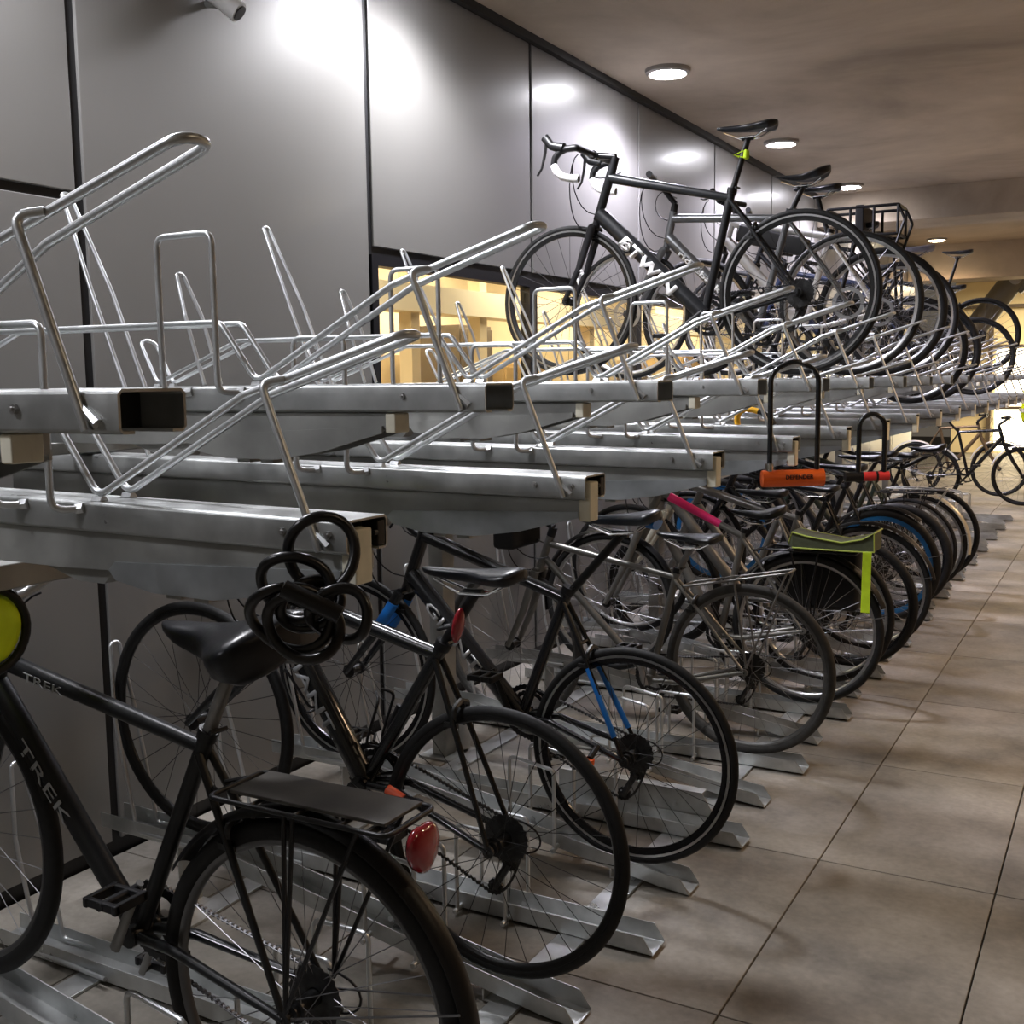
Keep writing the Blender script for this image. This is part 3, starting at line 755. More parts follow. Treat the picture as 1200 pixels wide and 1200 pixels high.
        bm = new(); tube(bm, [P((bx + sweep, bz + rise), -W), P((bx + sweep * 0.2, bz + rise), -W * 0.45), P((bx, bz), -0.05), P((bx, bz), 0.05), P((bx + sweep * 0.2, bz + rise), W * 0.45), P((bx + sweep, bz + rise), W)], 0.0115, 10, fr=0.06)
        hbo = obj('handlebar', bm, S.get('barm', blackm), t)
        for s in (-1, 1):
            bm = new(); a = V(P((bx + sweep, bz + rise), s * W)); b = V(P((bx + sweep * 0.45, bz + rise), s * (W - 0.125)))
            tube(bm, [a + (a - b) * 0.02, b], 0.0165, 10); obj('grip', bm, S.get('gripm', blackp), hbo)
            bm = new(); c = b + (b - a) * 0.12; tube(bm, [c, c + V((-0.035, 0, -0.012)), c + V((-0.05, s * 0.06, -0.03)), c + V((-0.04, s * 0.13, -0.035))], [0.007, 0.004], 6, fr=0.02); box(bm, c + V((-0.025, -0.012, -0.02)), c + V((0.012, 0.012, 0.016)), 0.003); obj('brake_lever', bm, darkmetal, hbo)
    # cables
    bm = new(); b0 = P((bx, bz), 0)
    for s, tgt in ((-1, P(cr, 0.0) + V((-0.03, 0, 0.0))), (1, P((ht[0] + 0.03, ht[1] - 0.03), 0.02)), (-1, P((hbm[0] + 0.03, hbm[1]), -0.02))):
        a = b0 + V((-0.03, s * 0.12, -0.01)); mid = V(((a.x + tgt.x) / 2 - 0.07, s * 0.05, min(a.z, tgt.z) + 0.0)); tube(bm, bez([a, a + V((-0.08, -s * 0.02, -0.02)), mid + V((-0.03, 0, -0.05)), tgt]), 0.0026, 6)
    obj('brake_cable', bm, blackp, t)
    # rim brakes
    if not S.get('disc'):
        for (cx, cz, nm) in ((fw[0] + (cr[0] - fw[0]) / max(0.01, math.dist(fw, cr)) * (S['R'] + 0.012), fw[1] + (cr[1] - fw[1]) / max(0.01, math.dist(fw, cr)) * (S['R'] + 0.012), 'front_brake'),
                             (rw[0] + (sc[0] - rw[0]) / math.dist(rw, sc) * (S['R'] + 0.012), rw[1] + (sc[1] - rw[1]) / math.dist(rw, sc) * (S['R'] + 0.012), 'rear_brake')):
            bm = new(); c = P((cx, cz)); dx = -0.02 if nm == 'front_brake' else 0.02
            for s in (-1, 1): tube(bm, [c + V((dx, 0, 0.012)), c + V((dx, s * 0.034, 0.0)), c + V((dx * 0.6, s * 0.026, -0.045))], [0.008, 0.006], 6, fr=0.012); box(bm, c + V((-0.02, s * 0.018 - 0.004, -0.055)), c + V((0.02, s * 0.018 + 0.004, -0.043)))
            obj(nm, bm, darkmetal, t)
    # drive train on the right (+y) side
    r1 = S.get('cr', 0.085); cm_ = S.get('cm', blackm)
    B = P(bb)
    bm = new()
    annulus(bm, r1 - 0.014, r1, 0.044, 0.048, B, teeth=38)
    if hero: annulus(bm, r1 * 0.62, r1 * 0.75, 0.052, 0.055, B, teeth=28)
    for k in range(5):
        a = 2 * PI * k / 5 + 0.3; tube(bm, [B + V((0, 0.046, 0)), B + V(((r1 - 0.012) * math.cos(a), 0.046, (r1 - 0.012) * math.sin(a)))], 0.006, 6)
    obj('chainring', bm, cm_, t)
    ca = S.get('ca', 2.3)
    for s in (1, -1):
        a = ca if s > 0 else ca + PI
        d = V((math.cos(a), 0, math.sin(a)))
        bm = new(); p0 = B + V((0, s * 0.062, 0)); p1 = p0 + d * 0.165 + V((0, s * 0.012, 0)); tube(bm, [p0 - d * 0.012, p1 + d * 0.012], [0.013, 0.009], 8, oval=((0, 1, 0), 0.7)); ck = obj('crank', bm, S.get('crankm', cm_), t)
        bm = new(); pc = p1 + V((0, s * 0.055, 0)); box(bm, pc + V((-0.045, -0.04, -0.010)), pc + V((-0.033, 0.04, 0.010)), 0.003); box(bm, pc + V((0.033, -0.04, -0.010)), pc + V((0.045, 0.04, 0.010)), 0.003)
        for q in (-0.038, 0.026): box(bm, pc + V((-0.045, q, -0.009)), pc + V((0.045, q + 0.012, 0.009)), 0.003)
        tube(bm, [p1, pc + V((0, s * 0.04, 0))], 0.009, 8); obj('pedal', bm, S.get('pedm', blackp), ck)
    bm = new(); R0 = P(rw)
    for k in range(7 if hero else 3):
        u = k / (6 if hero else 2); annulus(bm, 0.012, (0.060 if hero else 0.05) - 0.030 * u, 0.026 + 0.022 * u, 0.0275 + 0.022 * u, R0, teeth=22)
    tube(bm, [R0 + V((0, 0.026, 0)), R0 + V((0, 0.05, 0))], 0.018, 12)
    obj('cassette', bm, darkmetal, t)
    bm = new(); d0 = R0 + V((-0.005, 0.055, -0.075)); d1 = R0 + V((-0.045, 0.05, -0.145))
    disc(bm, 0.02, -0.004, 0.004, d0, teeth=11, th=0.003); disc(bm, 0.02, -0.004, 0.004, d1, teeth=11, th=0.003)
    box(bm, d1 + V((-0.012, -0.012, -0.01)), d1 + V((0.012, -0.006, 0.012)), 0.003); tube(bm, [d0 + V((0, -0.008, 0)), d1 + V((0, -0.008, 0))], 0.011, 6); tube(bm, [R0 + V((0, 0.066, -0.005)), R0 + V((0.018, 0.07, -0.045)), d0], 0.013, 8)
    obj('derailleur', bm, darkmetal, t)
    bm = new(); yy = 0.046
    tube(bm, [B + V((0.0, yy, r1)), R0 + V((0, yy - 0.006, 0.042))], 0.0035, 4, oval=((0, 1, 0), 1.4)); tube(bm, [B + V((0, yy, -r1)), d1 + V((-0.005, -0.004, -0.02))], 0.0035, 4, oval=((0, 1, 0), 1.4))
    if hero:
        for (a, b) in ((B + V((0.0, yy, r1)), R0 + V((0, yy - 0.006, 0.042))), (B + V((0, yy, -r1)), d1 + V((-0.005, -0.004, -0.02)))):
            n = int((b - a).length / 0.0127)
            for i in range(n):
                c = a.lerp(b, i / n); disc(bm, 0.0048, -0.0035, 0.0035, c, 6)
    tube(bm, bez([d1 + V((0, 0, -0.01)), d1 + V((0.03, 0, -0.03)), d0 + V((0.03, 0, 0.0)), R0 + V((0.045, 0.04, 0))]), 0.0035, 4)
    obj('chain', bm, S.get('chainm', darkmetal), t)
    bm = new(); tube(bm, bez([R0 + V((0.02, 0.07, -0.05)), R0 + V((0.09, 0.075, -0.05)), R0 + V((0.10, 0.072, 0.03)), R0 + V((-0.0, 0.068, 0.035))]), 0.0026, 6); obj('gear_cable', bm, blackp, t)
    # optional fittings
    g = S.get('guard')
    if g:
        guard(t, 'rear_mudguard', P(rw), S['R'], g.get('r0', -0.15), 2.55, g['m'])
        if g.get('front', True): guard(t, 'front_mudguard', P(fw), S['R'], 0.35, 3.35, g['m'])
        if g.get('stay', True):
            bm = new()
            for s in (-1, 1): tube(bm, [R0 + V((0, s * 0.06, 0)), R0 + V(((S['R'] + .015) * math.cos(0.25), s * 0.028, (S['R'] + .015) * math.sin(0.25)))], 0.0022, 5)
            obj('mudguard_stay', bm, steel, t)
    k = S.get('rack')
    if k:
        x0, x1, z = k['x0'], k['x1'], k['z']; z1 = k.get('z1', z); w = k.get('w', 0.06); rm = k['m']
        def Q(x, yy, dz=0): return V((x - org.x, yy, z + (z1 - z) * (x - x0) / (x1 - x0) + dz - org.z))
        bm = new(); tube(bm, [Q(x0, -w), Q(x1, -w), Q(x1, w), Q(x0, w)], 0.005, 8, fr=0.02, closed=True)
        for i in range(1, 4): xx = x0 + (x1 - x0) * i / 4; tube(bm, [Q(xx, -w), Q(xx, w)], 0.004, 6)
        for s in (-1, 1):
            for xx in k.get('legs', (0.15, 0.5, 0.85)): tube(bm, [Q(x0 + (x1 - x0) * xx, s * w, -0.002), P((rw[0] + 0.012, rw[1] + 0.02), s * 0.070)], 0.0045, 6)
            tube(bm, [Q(x0, s * w * 0.6), P((sc[0] + (rw[0] - sc[0]) * 0.15, sc[1] + (rw[1] - sc[1]) * 0.15), s * 0.016)], 0.004, 6)
        ro = obj('rear_rack', bm, rm, t)
        if k.get('plate'):
            bm = new(); box(bm, Q(x0 + 0.03, -w + 0.025, 0.004), Q(x1 - 0.02, w - 0.012, 0.011), 0.002); obj('rack_plate', bm, k['plate'], ro)
        if k.get('light'):
            bm = new(); c = Q(x1 + 0.022, 0, -0.045)
            bmesh.ops.create_uvsphere(bm, u_segments=16, v_segments=10, radius=1.0)
            for v in bm.verts:
                v.co = V((v.co.x * 0.020, v.co.y * 0.045, v.co.z * 0.043 + (0.012 * abs(v.co.y))))
            bm.transform(Matrix.Translation(c)); obj('rear_light', bm, redl, t)
    bt = S.get('bottle')
    if bt:
        for i, (pt, q) in enumerate(bt):
            a, b = P(pt), P(q); d = (b - a).normalized(); n_ = V((-d.z, 0, d.x))
            bm = new()
            for s in (-1, 1): tube(bm, [a, a + n_ * 0.03 + V((0, s * 0.036, 0)), b + n_ * 0.045 + V((0, s * 0.036, 0)), b + n_ * 0.075 + V((0, s * 0.012, 0))], 0.004, 6, fr=0.02)
            tube(bm, [a + n_ * 0.004, b + n_ * 0.004], 0.006, 6); tube(bm, [a + n_ * 0.05 + V((0, -0.036, 0)), a + n_ * 0.07, a + n_ * 0.05 + V((0, 0.036, 0)), a + n_ * 0.03], 0.004, 6, fr=0.02)
            obj('bottle_cage', bm, blackp, t)
    if flip:
        t.scale.x = 1
        t.rotation_euler.z = PI
    return t, P, org
def bez(p, n=10):
    out = []
    for i in range(n + 1):
        u = i / n
        out.append(p[0] * (1 - u) ** 3 + p[1] * 3 * u * (1 - u) ** 2 + p[2] * 3 * u * u * (1 - u) + p[3] * u ** 3)
    return out
def shift(base, y, dx=0.0, dz=0.0, **kw):
    d = dict(base)
    for k in ('rw', 'fw', 'bb', 'sc', 'ht', 'hb', 'sad'): d[k] = (base[k][0] + dx, base[k][1] + dz)
    d['bar'] = (base['bar'][0], base['bar'][1] + dx, base['bar'][2] + dz)
    d['y'] = y; d.update(kw); return d

# -- lower tier -------------------------------------------------------------
trekgrey = mat('dull_black_frame', (0.010, 0.011, 0.012), 0.36, noise=0.2, scale=20, spec=0.4)
dullrack = mat('dull_grey_rack_plate', (0.085, 0.080, 0.072), 0.45, 0.3, noise=0.35, scale=9)
silver = mat('satin_silver_paint', (0.20, 0.195, 0.18), 0.32, 0.6, noise=0.08, scale=20)
silverd = mat('worn_grey_paint', (0.20, 0.195, 0.185), 0.36, 0.5, noise=0.15, scale=20)
b, P, og = bicycle(dict(y=1.51, hero=True, rw=(-1.30, 0.40), fw=(-2.32, 0.555), bb=(-1.73, 0.44), sc=(-1.53, 0.86), ht=(-2.10, 1.02), hb=(-2.15, 0.89), tt=(-2.11, 0.965),
    sad=(-1.45, 1.085), sl=0.34, sw=0.155, fatsad=True, sth=0.066, post=silverd, bar=('swept', -2.10, 1.10), barm=alu, frame=trekgrey, style='alu', R=0.355, tw=0.021, rim=mat('grey_rim', (0.16, 0.16, 0.16), 0.35, 0.8),
    spokem=steel, guard=dict(m=blackp, r0=-0.05), rack=dict(x0=-1.45, x1=-1.05, z=0.80, w=0.075, m=blackm, plate=dullrack, light=True, legs=(0.45, 0.5, 0.85)), ca=-2.1, pedm=blackp, crankm=silverd, pitch=-0.02,
    chainm=steel, label='nearest dark bicycle with padded black saddle, rear rack and red tail light'))
text('lettering', 'TREK', greyprint, b, P((-2.04, 0.80)), P((-1.90, 0.645)), 0.03, -0.0245, 0.0)
text('lettering', 'TREK', greyprint, b, P((-2.02, 0.945)), P((-1.90, 0.925)), 0.018, -0.0205, 0.0)
# yellow reflective bag cover on its handlebar
t = thing('handlebar_bag', 'round fluorescent yellow bag cover on the nearest handlebar at the left edge', 'bag', (-1.93, 1.33, 1.085))
bm = new(); bmesh.ops.create_uvsphere(bm, u_segments=20, v_segments=14, radius=1)
for v in bm.verts: v.co = V((v.co.x * 0.055 * (1 + 0.08 * math.sin(5 * v.co.z)), v.co.y * 0.09, v.co.z * 0.078))
obj('cover', bm, yellow, t)
bm = new(); N = 28
tube(bm, [V((0.030, 0.086 * math.cos(a), 0.083 * math.sin(a))) for a in [2 * PI * k / N for k in range(N)]], 0.009, 8, closed=True); obj('elastic_rim', bm, blackp, t)
bm = new(); tube(bm, [(0, 0.02, 0.05), (-0.06, 0.06, 0.10), (-0.13, 0.1, 0.07)], 0.008, 6, fr=0.03); obj('strap', bm, blackp, t)
# red rear light etc. on bike 2
b2, P, og = bicycle(dict(y=2.29, hero=True, rw=(-1.325, 0.41), fw=(-2.33, 0.585), bb=(-1.735, 0.50), sc=(-1.50, 0.87), ht=(-1.965, 1.02), hb=(-2.02, 0.90), tt=(-1.97, 0.98),
    sad=(-1.395, 1.085), sl=0.29, sw=0.068, post=blackm, bar=('flat', -2.03, 1.10), frame=mat('black_frame_silver_blend', (0.006, 0.007, 0.008), 0.26, coat=0.4), style='fat', R=0.348, tw=0.0145,
    rim=mat('black_rim', (0.02, 0.02, 0.02), 0.3, 0.5), spokem=spokeblack, ca=2.7, bottle=[((-1.86, 0.70), (-1.93, 0.81)), ((-1.68, 0.60), (-1.62, 0.72))], pitch=-0.03, cr=0.09,
    label='second black bicycle from the left, grey striped down tube and red light on its seatpost'))
text('lettering', 'GIANT', greyprint, b2, P((-1.97, 0.855)), P((-1.82, 0.63)), 0.036, -0.0318, 0.0, bold=0.02)
t = thing('bike_light', 'red oval rear light strapped to the seatpost of the second black bicycle', 'bike light', (-1.425, 2.27, 0.955))
bm = new(); bmesh.ops.create_uvsphere(bm, u_segments=16, v_segments=10, radius=1)
for v in bm.verts: v.co = V((v.co.x * 0.014 + v.co.z * 0.008, v.co.y * 0.022, v.co.z * 0.045))
obj('lens', bm, redl, t)
bm = new(); tube(bm, [(-0.006, -0.012, 0.0), (-0.05, -0.02, -0.012), (-0.058, 0.02, -0.012), (-0.006, 0.03, 0.0)], 0.004, 6, fr=0.01, closed=True); obj('strap', bm, blackp, t)
blue = mat('bright_blue_decal', (0.01, 0.16, 0.55), 0.35)
b3, P, og = bicycle(dict(y=3.07, hero=True, rw=(-1.305, 0.395), fw=(-2.365, 0.545), bb=(-1.69, 0.47), sc=(-1.53, 0.87), ht=(-2.045, 1.07), hb=(-2.12, 0.88), tt=(-2.05, 1.04),
    sad=(-1.345, 1.135), sl=0.27, sw=0.066, sadm=mat('navy_saddle', (0.02, 0.03, 0.045), 0.3), post=blackm, bar=('drop', -2.15, 1.13), frame=mat('black_carbon', (0.006, 0.0065, 0.008), 0.25, coat=0.4), style='fat',
    R=0.342, tw=0.0135, rim=mat('black_alloy_rim', (0.03, 0.03, 0.032), 0.2, 0.8), deep=True, track=True, spokem=spokeblack, ca=-1.2, pitch=-0.10, cr=0.09,
    label='black racing bicycle with blue fork and blue seat stays in the third place'))
text('lettering', 'GIANT', mat('silver_print', (0.5, 0.5, 0.5), 0.4, 0.5), b3, P((-2.03, 0.815)), P((-1.83, 0.61)), 0.038, -0.0318, bold=0.02)
bm = new()
for s in (-1, 1):
    for (a, c) in ((0.42, 0.85),):
        p0, p1 = V((-1.53, 0, 0.86)), V((-1.305, 0, 0.395)); q0, q1 = p0.lerp(p1, a), p0.lerp(p1, c)
        tube(bm, [P((q0.x, q0.z), s * (0.030 + 0.032 * (a - .3) / .7)), P((q1.x, q1.z), s * (0.030 + 0.032 * (c - .3) / .7))], 0.0092, 8)
obj('blue_stay_decal', bm, blue, b3, label='blue decals on the seat stays')
bm = new()
cr_ = V((-2.134, 0, 0.845)); fx = V((-2.365, 0, 0.545))
for s in (-1, 1): q0, q1 = cr_.lerp(fx, 0.12), cr_.lerp(fx, 0.45); tube(bm, [P((q0.x + 0.004, q0.z), s * 0.0415), P((q1.x + 0.008, q1.z), s * 0.0445)], 0.0165, 8, oval=((1, 0, 0), 1.4))
obj('blue_fork_decal', bm, blue, b3, label='blue decals on the fork')
bm = new(); tube(bm, [P((-1.245, 1.125), -0.0), P((-1.22, 1.122), 0.0)], 0.0185, 8, oval=((0, 1, 0), 2.2)); obj('saddle_tail', bm, blue, b3, label='blue tail of the saddle')

b4, P, og = bicycle(dict(y=4.25, hero=True, rw=(-1.30, 0.39), fw=(-2.38, 0.38), bb=(-1.72, 0.30), sc=(-1.61, 0.74), ht=(-2.185, 0.88), hb=(-2.23, 0.76), tt=(-2.19, 0.845),
    sad=(-1.555, 0.915), sl=0.28, sw=0.08, post=silverd, bar=('flat', -2.27, 0.98), frame=silver, fork=silver, style='steel', R=0.348, tw=0.019, rim=mat('dull_alloy_rim', (0.14, 0.14, 0.135), 0.45, 0.6), tyre=mat('dusty_tyre', (0.035, 0.034, 0.031), 0.75, noise=0.25, scale=40), spokem=steel, ca=-1.3, crankm=alu, cm=darkmetal,
    rack=dict(x0=-1.56, x1=-1.13, z=0.715, z1=0.80, w=0.055, m=silverd, legs=(0.5, 0.98)), sadm=leather,
    label='silver steel bicycle with a bare wire rear rack and black saddle'))
t = thing('handlebar_bag', 'black bag on the handlebar of the silver bicycle with the bare rack', 'bag', (-2.33, 4.22, 0.90))
bm = new(); box(bm, (-0.06, -0.13, -0.07), (0.05, 0.13, 0.06), 0.02); obj('body', bm, mat('black_canvas', (0.006, 0.006, 0.007), 0.7), t)
bm = new(); box(bm, (-0.065, -0.134, 0.035), (0.052, 0.134, 0.066), 0.012); obj('flap', bm, blackp, t)
b5, P, og = bicycle(dict(y=5.03, rw=(-1.27, 0.40), fw=(-2.26, 0.44), bb=(-1.68, 0.33), sc=(-1.57, 0.81), ht=(-1.97, 1.03), hb=(-2.04, 0.90), tt=(-1.97, 1.00), hero=True,
    sad=(-1.51, 0.925), sl=0.28, sw=0.085, fatsad=True, bar=('flat', -2.03, 1.12), frame=silver, style='alu', R=0.35, tw=0.019, rim=alu, spokem=steel, guard=dict(m=blackp, r0=0.35),
    rack=dict(x0=-1.45, x1=-1.04, z=0.77, w=0.07, m=blackm, legs=(0.3, 0.6)), ca=2.0,
    label='silver bicycle with a bright pink top tube and a black rack'))
bm = new(); p0, p1 = V((-1.97, 0, 1.00)), V((-1.57, 0, 0.81)); a, c = p0.lerp(p1, 0.08), p0.lerp(p1, 0.72)
tube(bm, [P((a.x, a.z)), P((c.x, c.z))], [0.0215, 0.0185], 10); obj('pink_sleeve', bm, mat('hot_pink', (1.0, 0.03, 0.24), 0.4), b5, label='hot pink section of the top tube')
bm = new(); box(bm, (-0.20, -0.05, -0.30), (0.20, 0.05, 0.0), 0.025)
for v in bm.verts: v.co.x += 0.10 * v.co.z * (1 if v.co.x < 0 else -1) * -0.3
tag(obj('pannier', bm, mat('black_canvas', (0.006, 0.006, 0.007), 0.7), None, (-1.25, 5.165, 0.775)), 'black pannier bag hanging on the far side of the pink-tubed bicycle', 'pannier bag')
# olive rack bag with lime piping
t = thing('rack_bag', 'olive green rack bag with lime piping and a lime strap hanging down', 'bag', (-1.15, 5.03, 0.785))
olive = mat('olive_canvas', (0.075, 0.085, 0.045), 0.8, noise=0.2, scale=30)
bm = new(); st = [(-0.20, 0.02, 0.010), (-0.17, 0.075, 0.07), (-0.10, 0.08, 0.055), (0.05, 0.08, 0.035), (0.14, 0.085, 0.055), (0.19, 0.085, 0.085)]
rows = []
for x, w, h in st: rows.append([bm.verts.new((x, yy, zz)) for yy, zz in ((-w, 0.0), (w, 0.0), (w, h), (w * 0.5, h + 0.006), (-w * 0.5, h + 0.006), (-w, h))])
for i in range(len(rows) - 1):
    for k in range(6): bm.faces.new((rows[i][k], rows[i][(k + 1) % 6], rows[i + 1][(k + 1) % 6], rows[i + 1][k]))
bm.faces.new(rows[0][::-1]); bm.faces.new(rows[-1]); obj('body', bm, olive, t)
limed = mat('lime_piping', (0.45, 0.55, 0.10), 0.6)
bm = new(); tube(bm, [(x, -w - 0.002, h) for x, w, h in st] + [(0.192, -0.085, 0.002), (0.10, -0.088, 0.0), (-0.17, -0.078, 0.0)], 0.0035, 6); tube(bm, [(x, w + 0.002, h) for x, w, h in st], 0.0035, 6); tube(bm, [(0.192, -0.085, 0.085), (0.192, 0.085, 0.085)], 0.0035, 6); obj('piping', bm, limed, t)
bm = new(); box(bm, (0.145, -0.093, -0.27), (0.183, -0.088, 0.0), 0.001)
for v in bm.verts: v.co.y += 0.012 * math.sin(v.co.z * 16); v.co.x += 0.02 * v.co.z
obj('strap', bm, lime, t)

lowt = dict(y=0, rw=(-1.30, 0.375), fw=(-2.33, 0.375), bb=(-1.72, 0.30), sc=(-1.58, 0.80), ht=(-2.10, 0.96), hb=(-2.15, 0.83), sad=(-1.50, 0.97), bar=('flat', -2.20, 1.05), R=0.34)
rmpt = dict(y=0, rw=(-1.31, 0.395), fw=(-2.33, 0.55), bb=(-1.70, 0.44), sc=(-1.53, 0.87), ht=(-2.04, 1.05), hb=(-2.10, 0.90), sad=(-1.45, 1.06), bar=('flat', -2.14, 1.14), R=0.34)
gcy = 2.29
def fy(k): return 2.29 + 0.3905 * k
whitish = mat('cream_white_paint', (0.55, 0.53, 0.45), 0.35)
bicycle(shift(rmpt, fy(8), frame=silver, style='fat', fork=whitish, rim=alu, sad=(-1.60, 0.985), R=0.345, tw=0.018, bar=('flat', -2.16, 1.12), dx=0.02, label='silver frame with thick top tube and cream fork behind the pannier bike'))
bicycle(shift(rmpt, fy(10), dx=0.07, frame=blackg, style='alu', R=0.345, tw=0.018, rim=alu, bar=('flat', -2.1, 1.14), guard=dict(m=blackp, r0=0.2, front=False), label='black bicycle directly behind the olive rack bag'))
bicycle(shift(lowt, fy(9), dx=0.06, dz=0.01, frame=silver, style='alu', rim=blackg, tw=0.02, tyre=rubber, label='compact silver frame with lime straps between two black bikes'))
bicycle(shift(rmpt, fy(12), dx=0.0, frame=blackm, style='fat', rim=mat('blue_rim', (0.01, 0.13, 0.36), 0.4), deep=True, tw=0.024, R=0.35, sus=True, guard=dict(m=blackp, r0=0.9, front=False), label='black bicycle with a bright blue rear rim'))
bicycle(shift(lowt, fy(15), frame=mat('dark_green_frame', (0.03, 0.05, 0.04), 0.4), style='steel', rim=alu, tw=0.016, R=0.345, guard=dict(m=mat('silver_cream_mudguard', (0.55, 0.52, 0.42), 0.35, 0.3), r0=-0.15), rack=dict(x0=-1.50, x1=-1.10, z=0.765, w=0.06, m=alu, legs=(0.35, 0.6, 1.0)), spokes=32, label='bicycle with a pale metal mudguard and chrome rear rack'))
bicycle(shift(rmpt, fy(13), dx=0.02, frame=blackm, style='alu', rim=blackg, tw=0.026, R=0.345, bar=('drop', -2.22, 1.22), label='black bicycle with drop bars in the packed lower row behind the blue-rimmed one'))
bicycle(shift(rmpt, fy(14), dx=0.0, frame=mat('lime_black_frame', (0.03, 0.035, 0.02), 0.4), style='alu', rim=alu, sad=(-1.36, 1.03), bar=('flat', -2.14, 1.12), gripm=lime, rack=dict(x0=-1.5, x1=-1.12, z=0.775, w=0.06, m=blackm), label='dark bicycle with lime grips and black rack in the packed lower row'))
bicycle(shift(rmpt, fy(16), dx=0.05, frame=blackg, style='steel', rim=blackg, sad=(-1.3, 1.02), fatsad=True, label='dark bicycle with broad saddle just past the chrome rack bike'))
# bike parked the other way round, further along
fb = dict(y=14.2, rw=(-1.30, 0.40), fw=(-2.32, 0.42), bb=(-1.72, 0.42), sc=(-1.60, 0.93), ht=(-2.05, 0.98), hb=(-2.09, 0.84), sad=(-1.5, 1.1), bar=('flat', -2.15, 1.1), R=0.345, tw=0.02, frame=blackg, style='alu', rim=blackg,
          guard=dict(m=mat('white_mudguard', (0.6, 0.6, 0.6), 0.4), r0=0.1), flip=True, label='black bicycle parked facing the aisle beyond the empty channels')
bb_, P, og = bicycle(fb); bb_.location = (-1.60, 14.2, 0.0)
bb_, P, og = bicycle(dict(fb, y=15.4, frame=mat('bronze_frame', (0.16, 0.11, 0.06), 0.4, 0.4), label='bronze framed bicycle behind the far bike facing the aisle')); bb_.location = (-1.95, 15.2, 0.0)

# -- upper tier -------------------------------------------------------------
btw = mat('matt_anthracite_frame', (0.016, 0.017, 0.019), 0.36, spec=0.4)
btwf = mat('matt_black_fork', (0.010, 0.010, 0.012), 0.35)
u1, P, og = bicycle(dict(y=4.835, hero=True, rw=(-1.28, 1.912), fw=(-2.375, 1.925), bb=(-1.70, 1.835), sc=(-1.585, 2.335), ht=(-2.145, 2.53), hb=(-2.225, 2.29), tt=(-2.16, 2.475),
    sad=(-1.515, 2.63), sl=0.27, sw=0.066, bar=('drop', -2.235, 2.585), tape=whitetape, frame=btw, fork=btwf, style='race', R=0.352, tw=0.0135, rim=mat('dark_lettered_rim', (0.03, 0.03, 0.03), 0.25, 0.5), deep=True, track=True,
    spokem=spokeblack, ca=0.6, cr=0.09, label='large black racing bicycle on the upper tier with white lettering on its down tube'))
text('lettering', 'BTWIN', white, u1, P((-2.09, 2.190)), P((-1.83, 1.935)), 0.058, -0.0365, bold=0.05, shear=0.1)
text('lettering', 'FR', white, u1, P((-2.285, 2.06)), P((-2.27, 2.035)), 0.018, -0.066)
t = thing('bike_light', 'small lime rear light strapped to the racing bicycle seatpost', 'bike light', (-1.535, 4.82, 2.51))
bm = new(); box(bm, (0.012, -0.014, -0.020), (0.034, 0.018, 0.020), 0.008); obj('body', bm, lime, t)
bm = new(); tube(bm, [(0.014, -0.016, 0.014), (-0.028, -0.012, 0), (0.014, -0.016, -0.014)], 0.003, 6); tube(bm, [(0.014, 0.03, 0.014), (-0.028, 0.03, 0), (0.014, 0.03, -0.014)], 0.003, 6); obj('strap', bm, lime, t)
grey = mat('gunmetal_grey_frame', (0.16, 0.165, 0.17), 0.32, 0.6)
u2, P, og = bicycle(dict(y=5.622, hero=True, rw=(-1.235, 1.905), fw=(-2.40, 1.90), bb=(-1.69, 1.80), sc=(-1.545, 2.34), ht=(-2.15, 2.42), hb=(-2.185, 2.26), tt=(-2.15, 2.385),
    sad=(-1.48, 2.535), sl=0.28, sw=0.085, fatsad=True, bar=('flat', -2.22, 2.56), frame=grey, style='fat', R=0.348, tw=0.016, rim=alu, disc=True, spokem=steel, ca=-1.0,
    label='grey road bicycle with white lettering, second bike of the upper tier'))
text('lettering', 'ridgeback', white, u2, P((-2.11, 2.20)), P((-1.88, 1.985)), 0.040, -0.0318, bold=0.03)
upt = dict(y=0, rw=(-1.28, 1.90), fw=(-2.34, 1.91), bb=(-1.70, 1.83), sc=(-1.57, 2.33), ht=(-2.12, 2.47), hb=(-2.17, 2.32), sad=(-1.5, 2.52), bar=('flat', -2.2, 2.58), R=0.345)
def uy(m): return 0.9 + SP * m
ewhite = mat('glossy_white_paint', (0.75, 0.75, 0.74), 0.25)
u3, P, og = bicycle(shift(upt, uy(14), dx=0.04, frame=ewhite, style='fat', rim=alu, disc=True, sad=(-1.60, 2.60), tw=0.020, R=0.35, sus=True, fork=blackm, label='white electric bicycle with disc brakes on the upper tier'))
bm = new(); box(bm, (-0.21, -0.033, -0.05), (0.21, 0.033, 0.05), 0.012); bt = obj('battery', bm, blackp, u3, P((-1.85, 2.33)), rot=(0, 0.28, 0))
text('lettering', 'bo', blackp, u3, P((-1.95, 2.10)), P((-1.88, 2.04)), 0.05, -0.0325, bold=0.03)
u4, P, og = bicycle(shift(upt, uy(16), dx=0.0, frame=blackg, style='steel', rim=alu, tw=0.018, sad=(-1.55, 2.48), label='black bicycle on the upper tier with a tall black rear carrier'))
co = V((-1.5, uy(16), 2.30)) - og
bm = new(); w = 0.13
for z in (0.10, 0.27): tube(bm, [(-0.20, -w, z), (0.22, -w, z), (0.22, w, z), (-0.20, w, z)], 0.010, 6, fr=0.02, closed=True)
for x in (-0.20, -0.06, 0.08, 0.22):
    for s in (-1, 1): tube(bm, [(x, s * w, 0.10), (x, s * w, 0.27)], 0.009, 6)
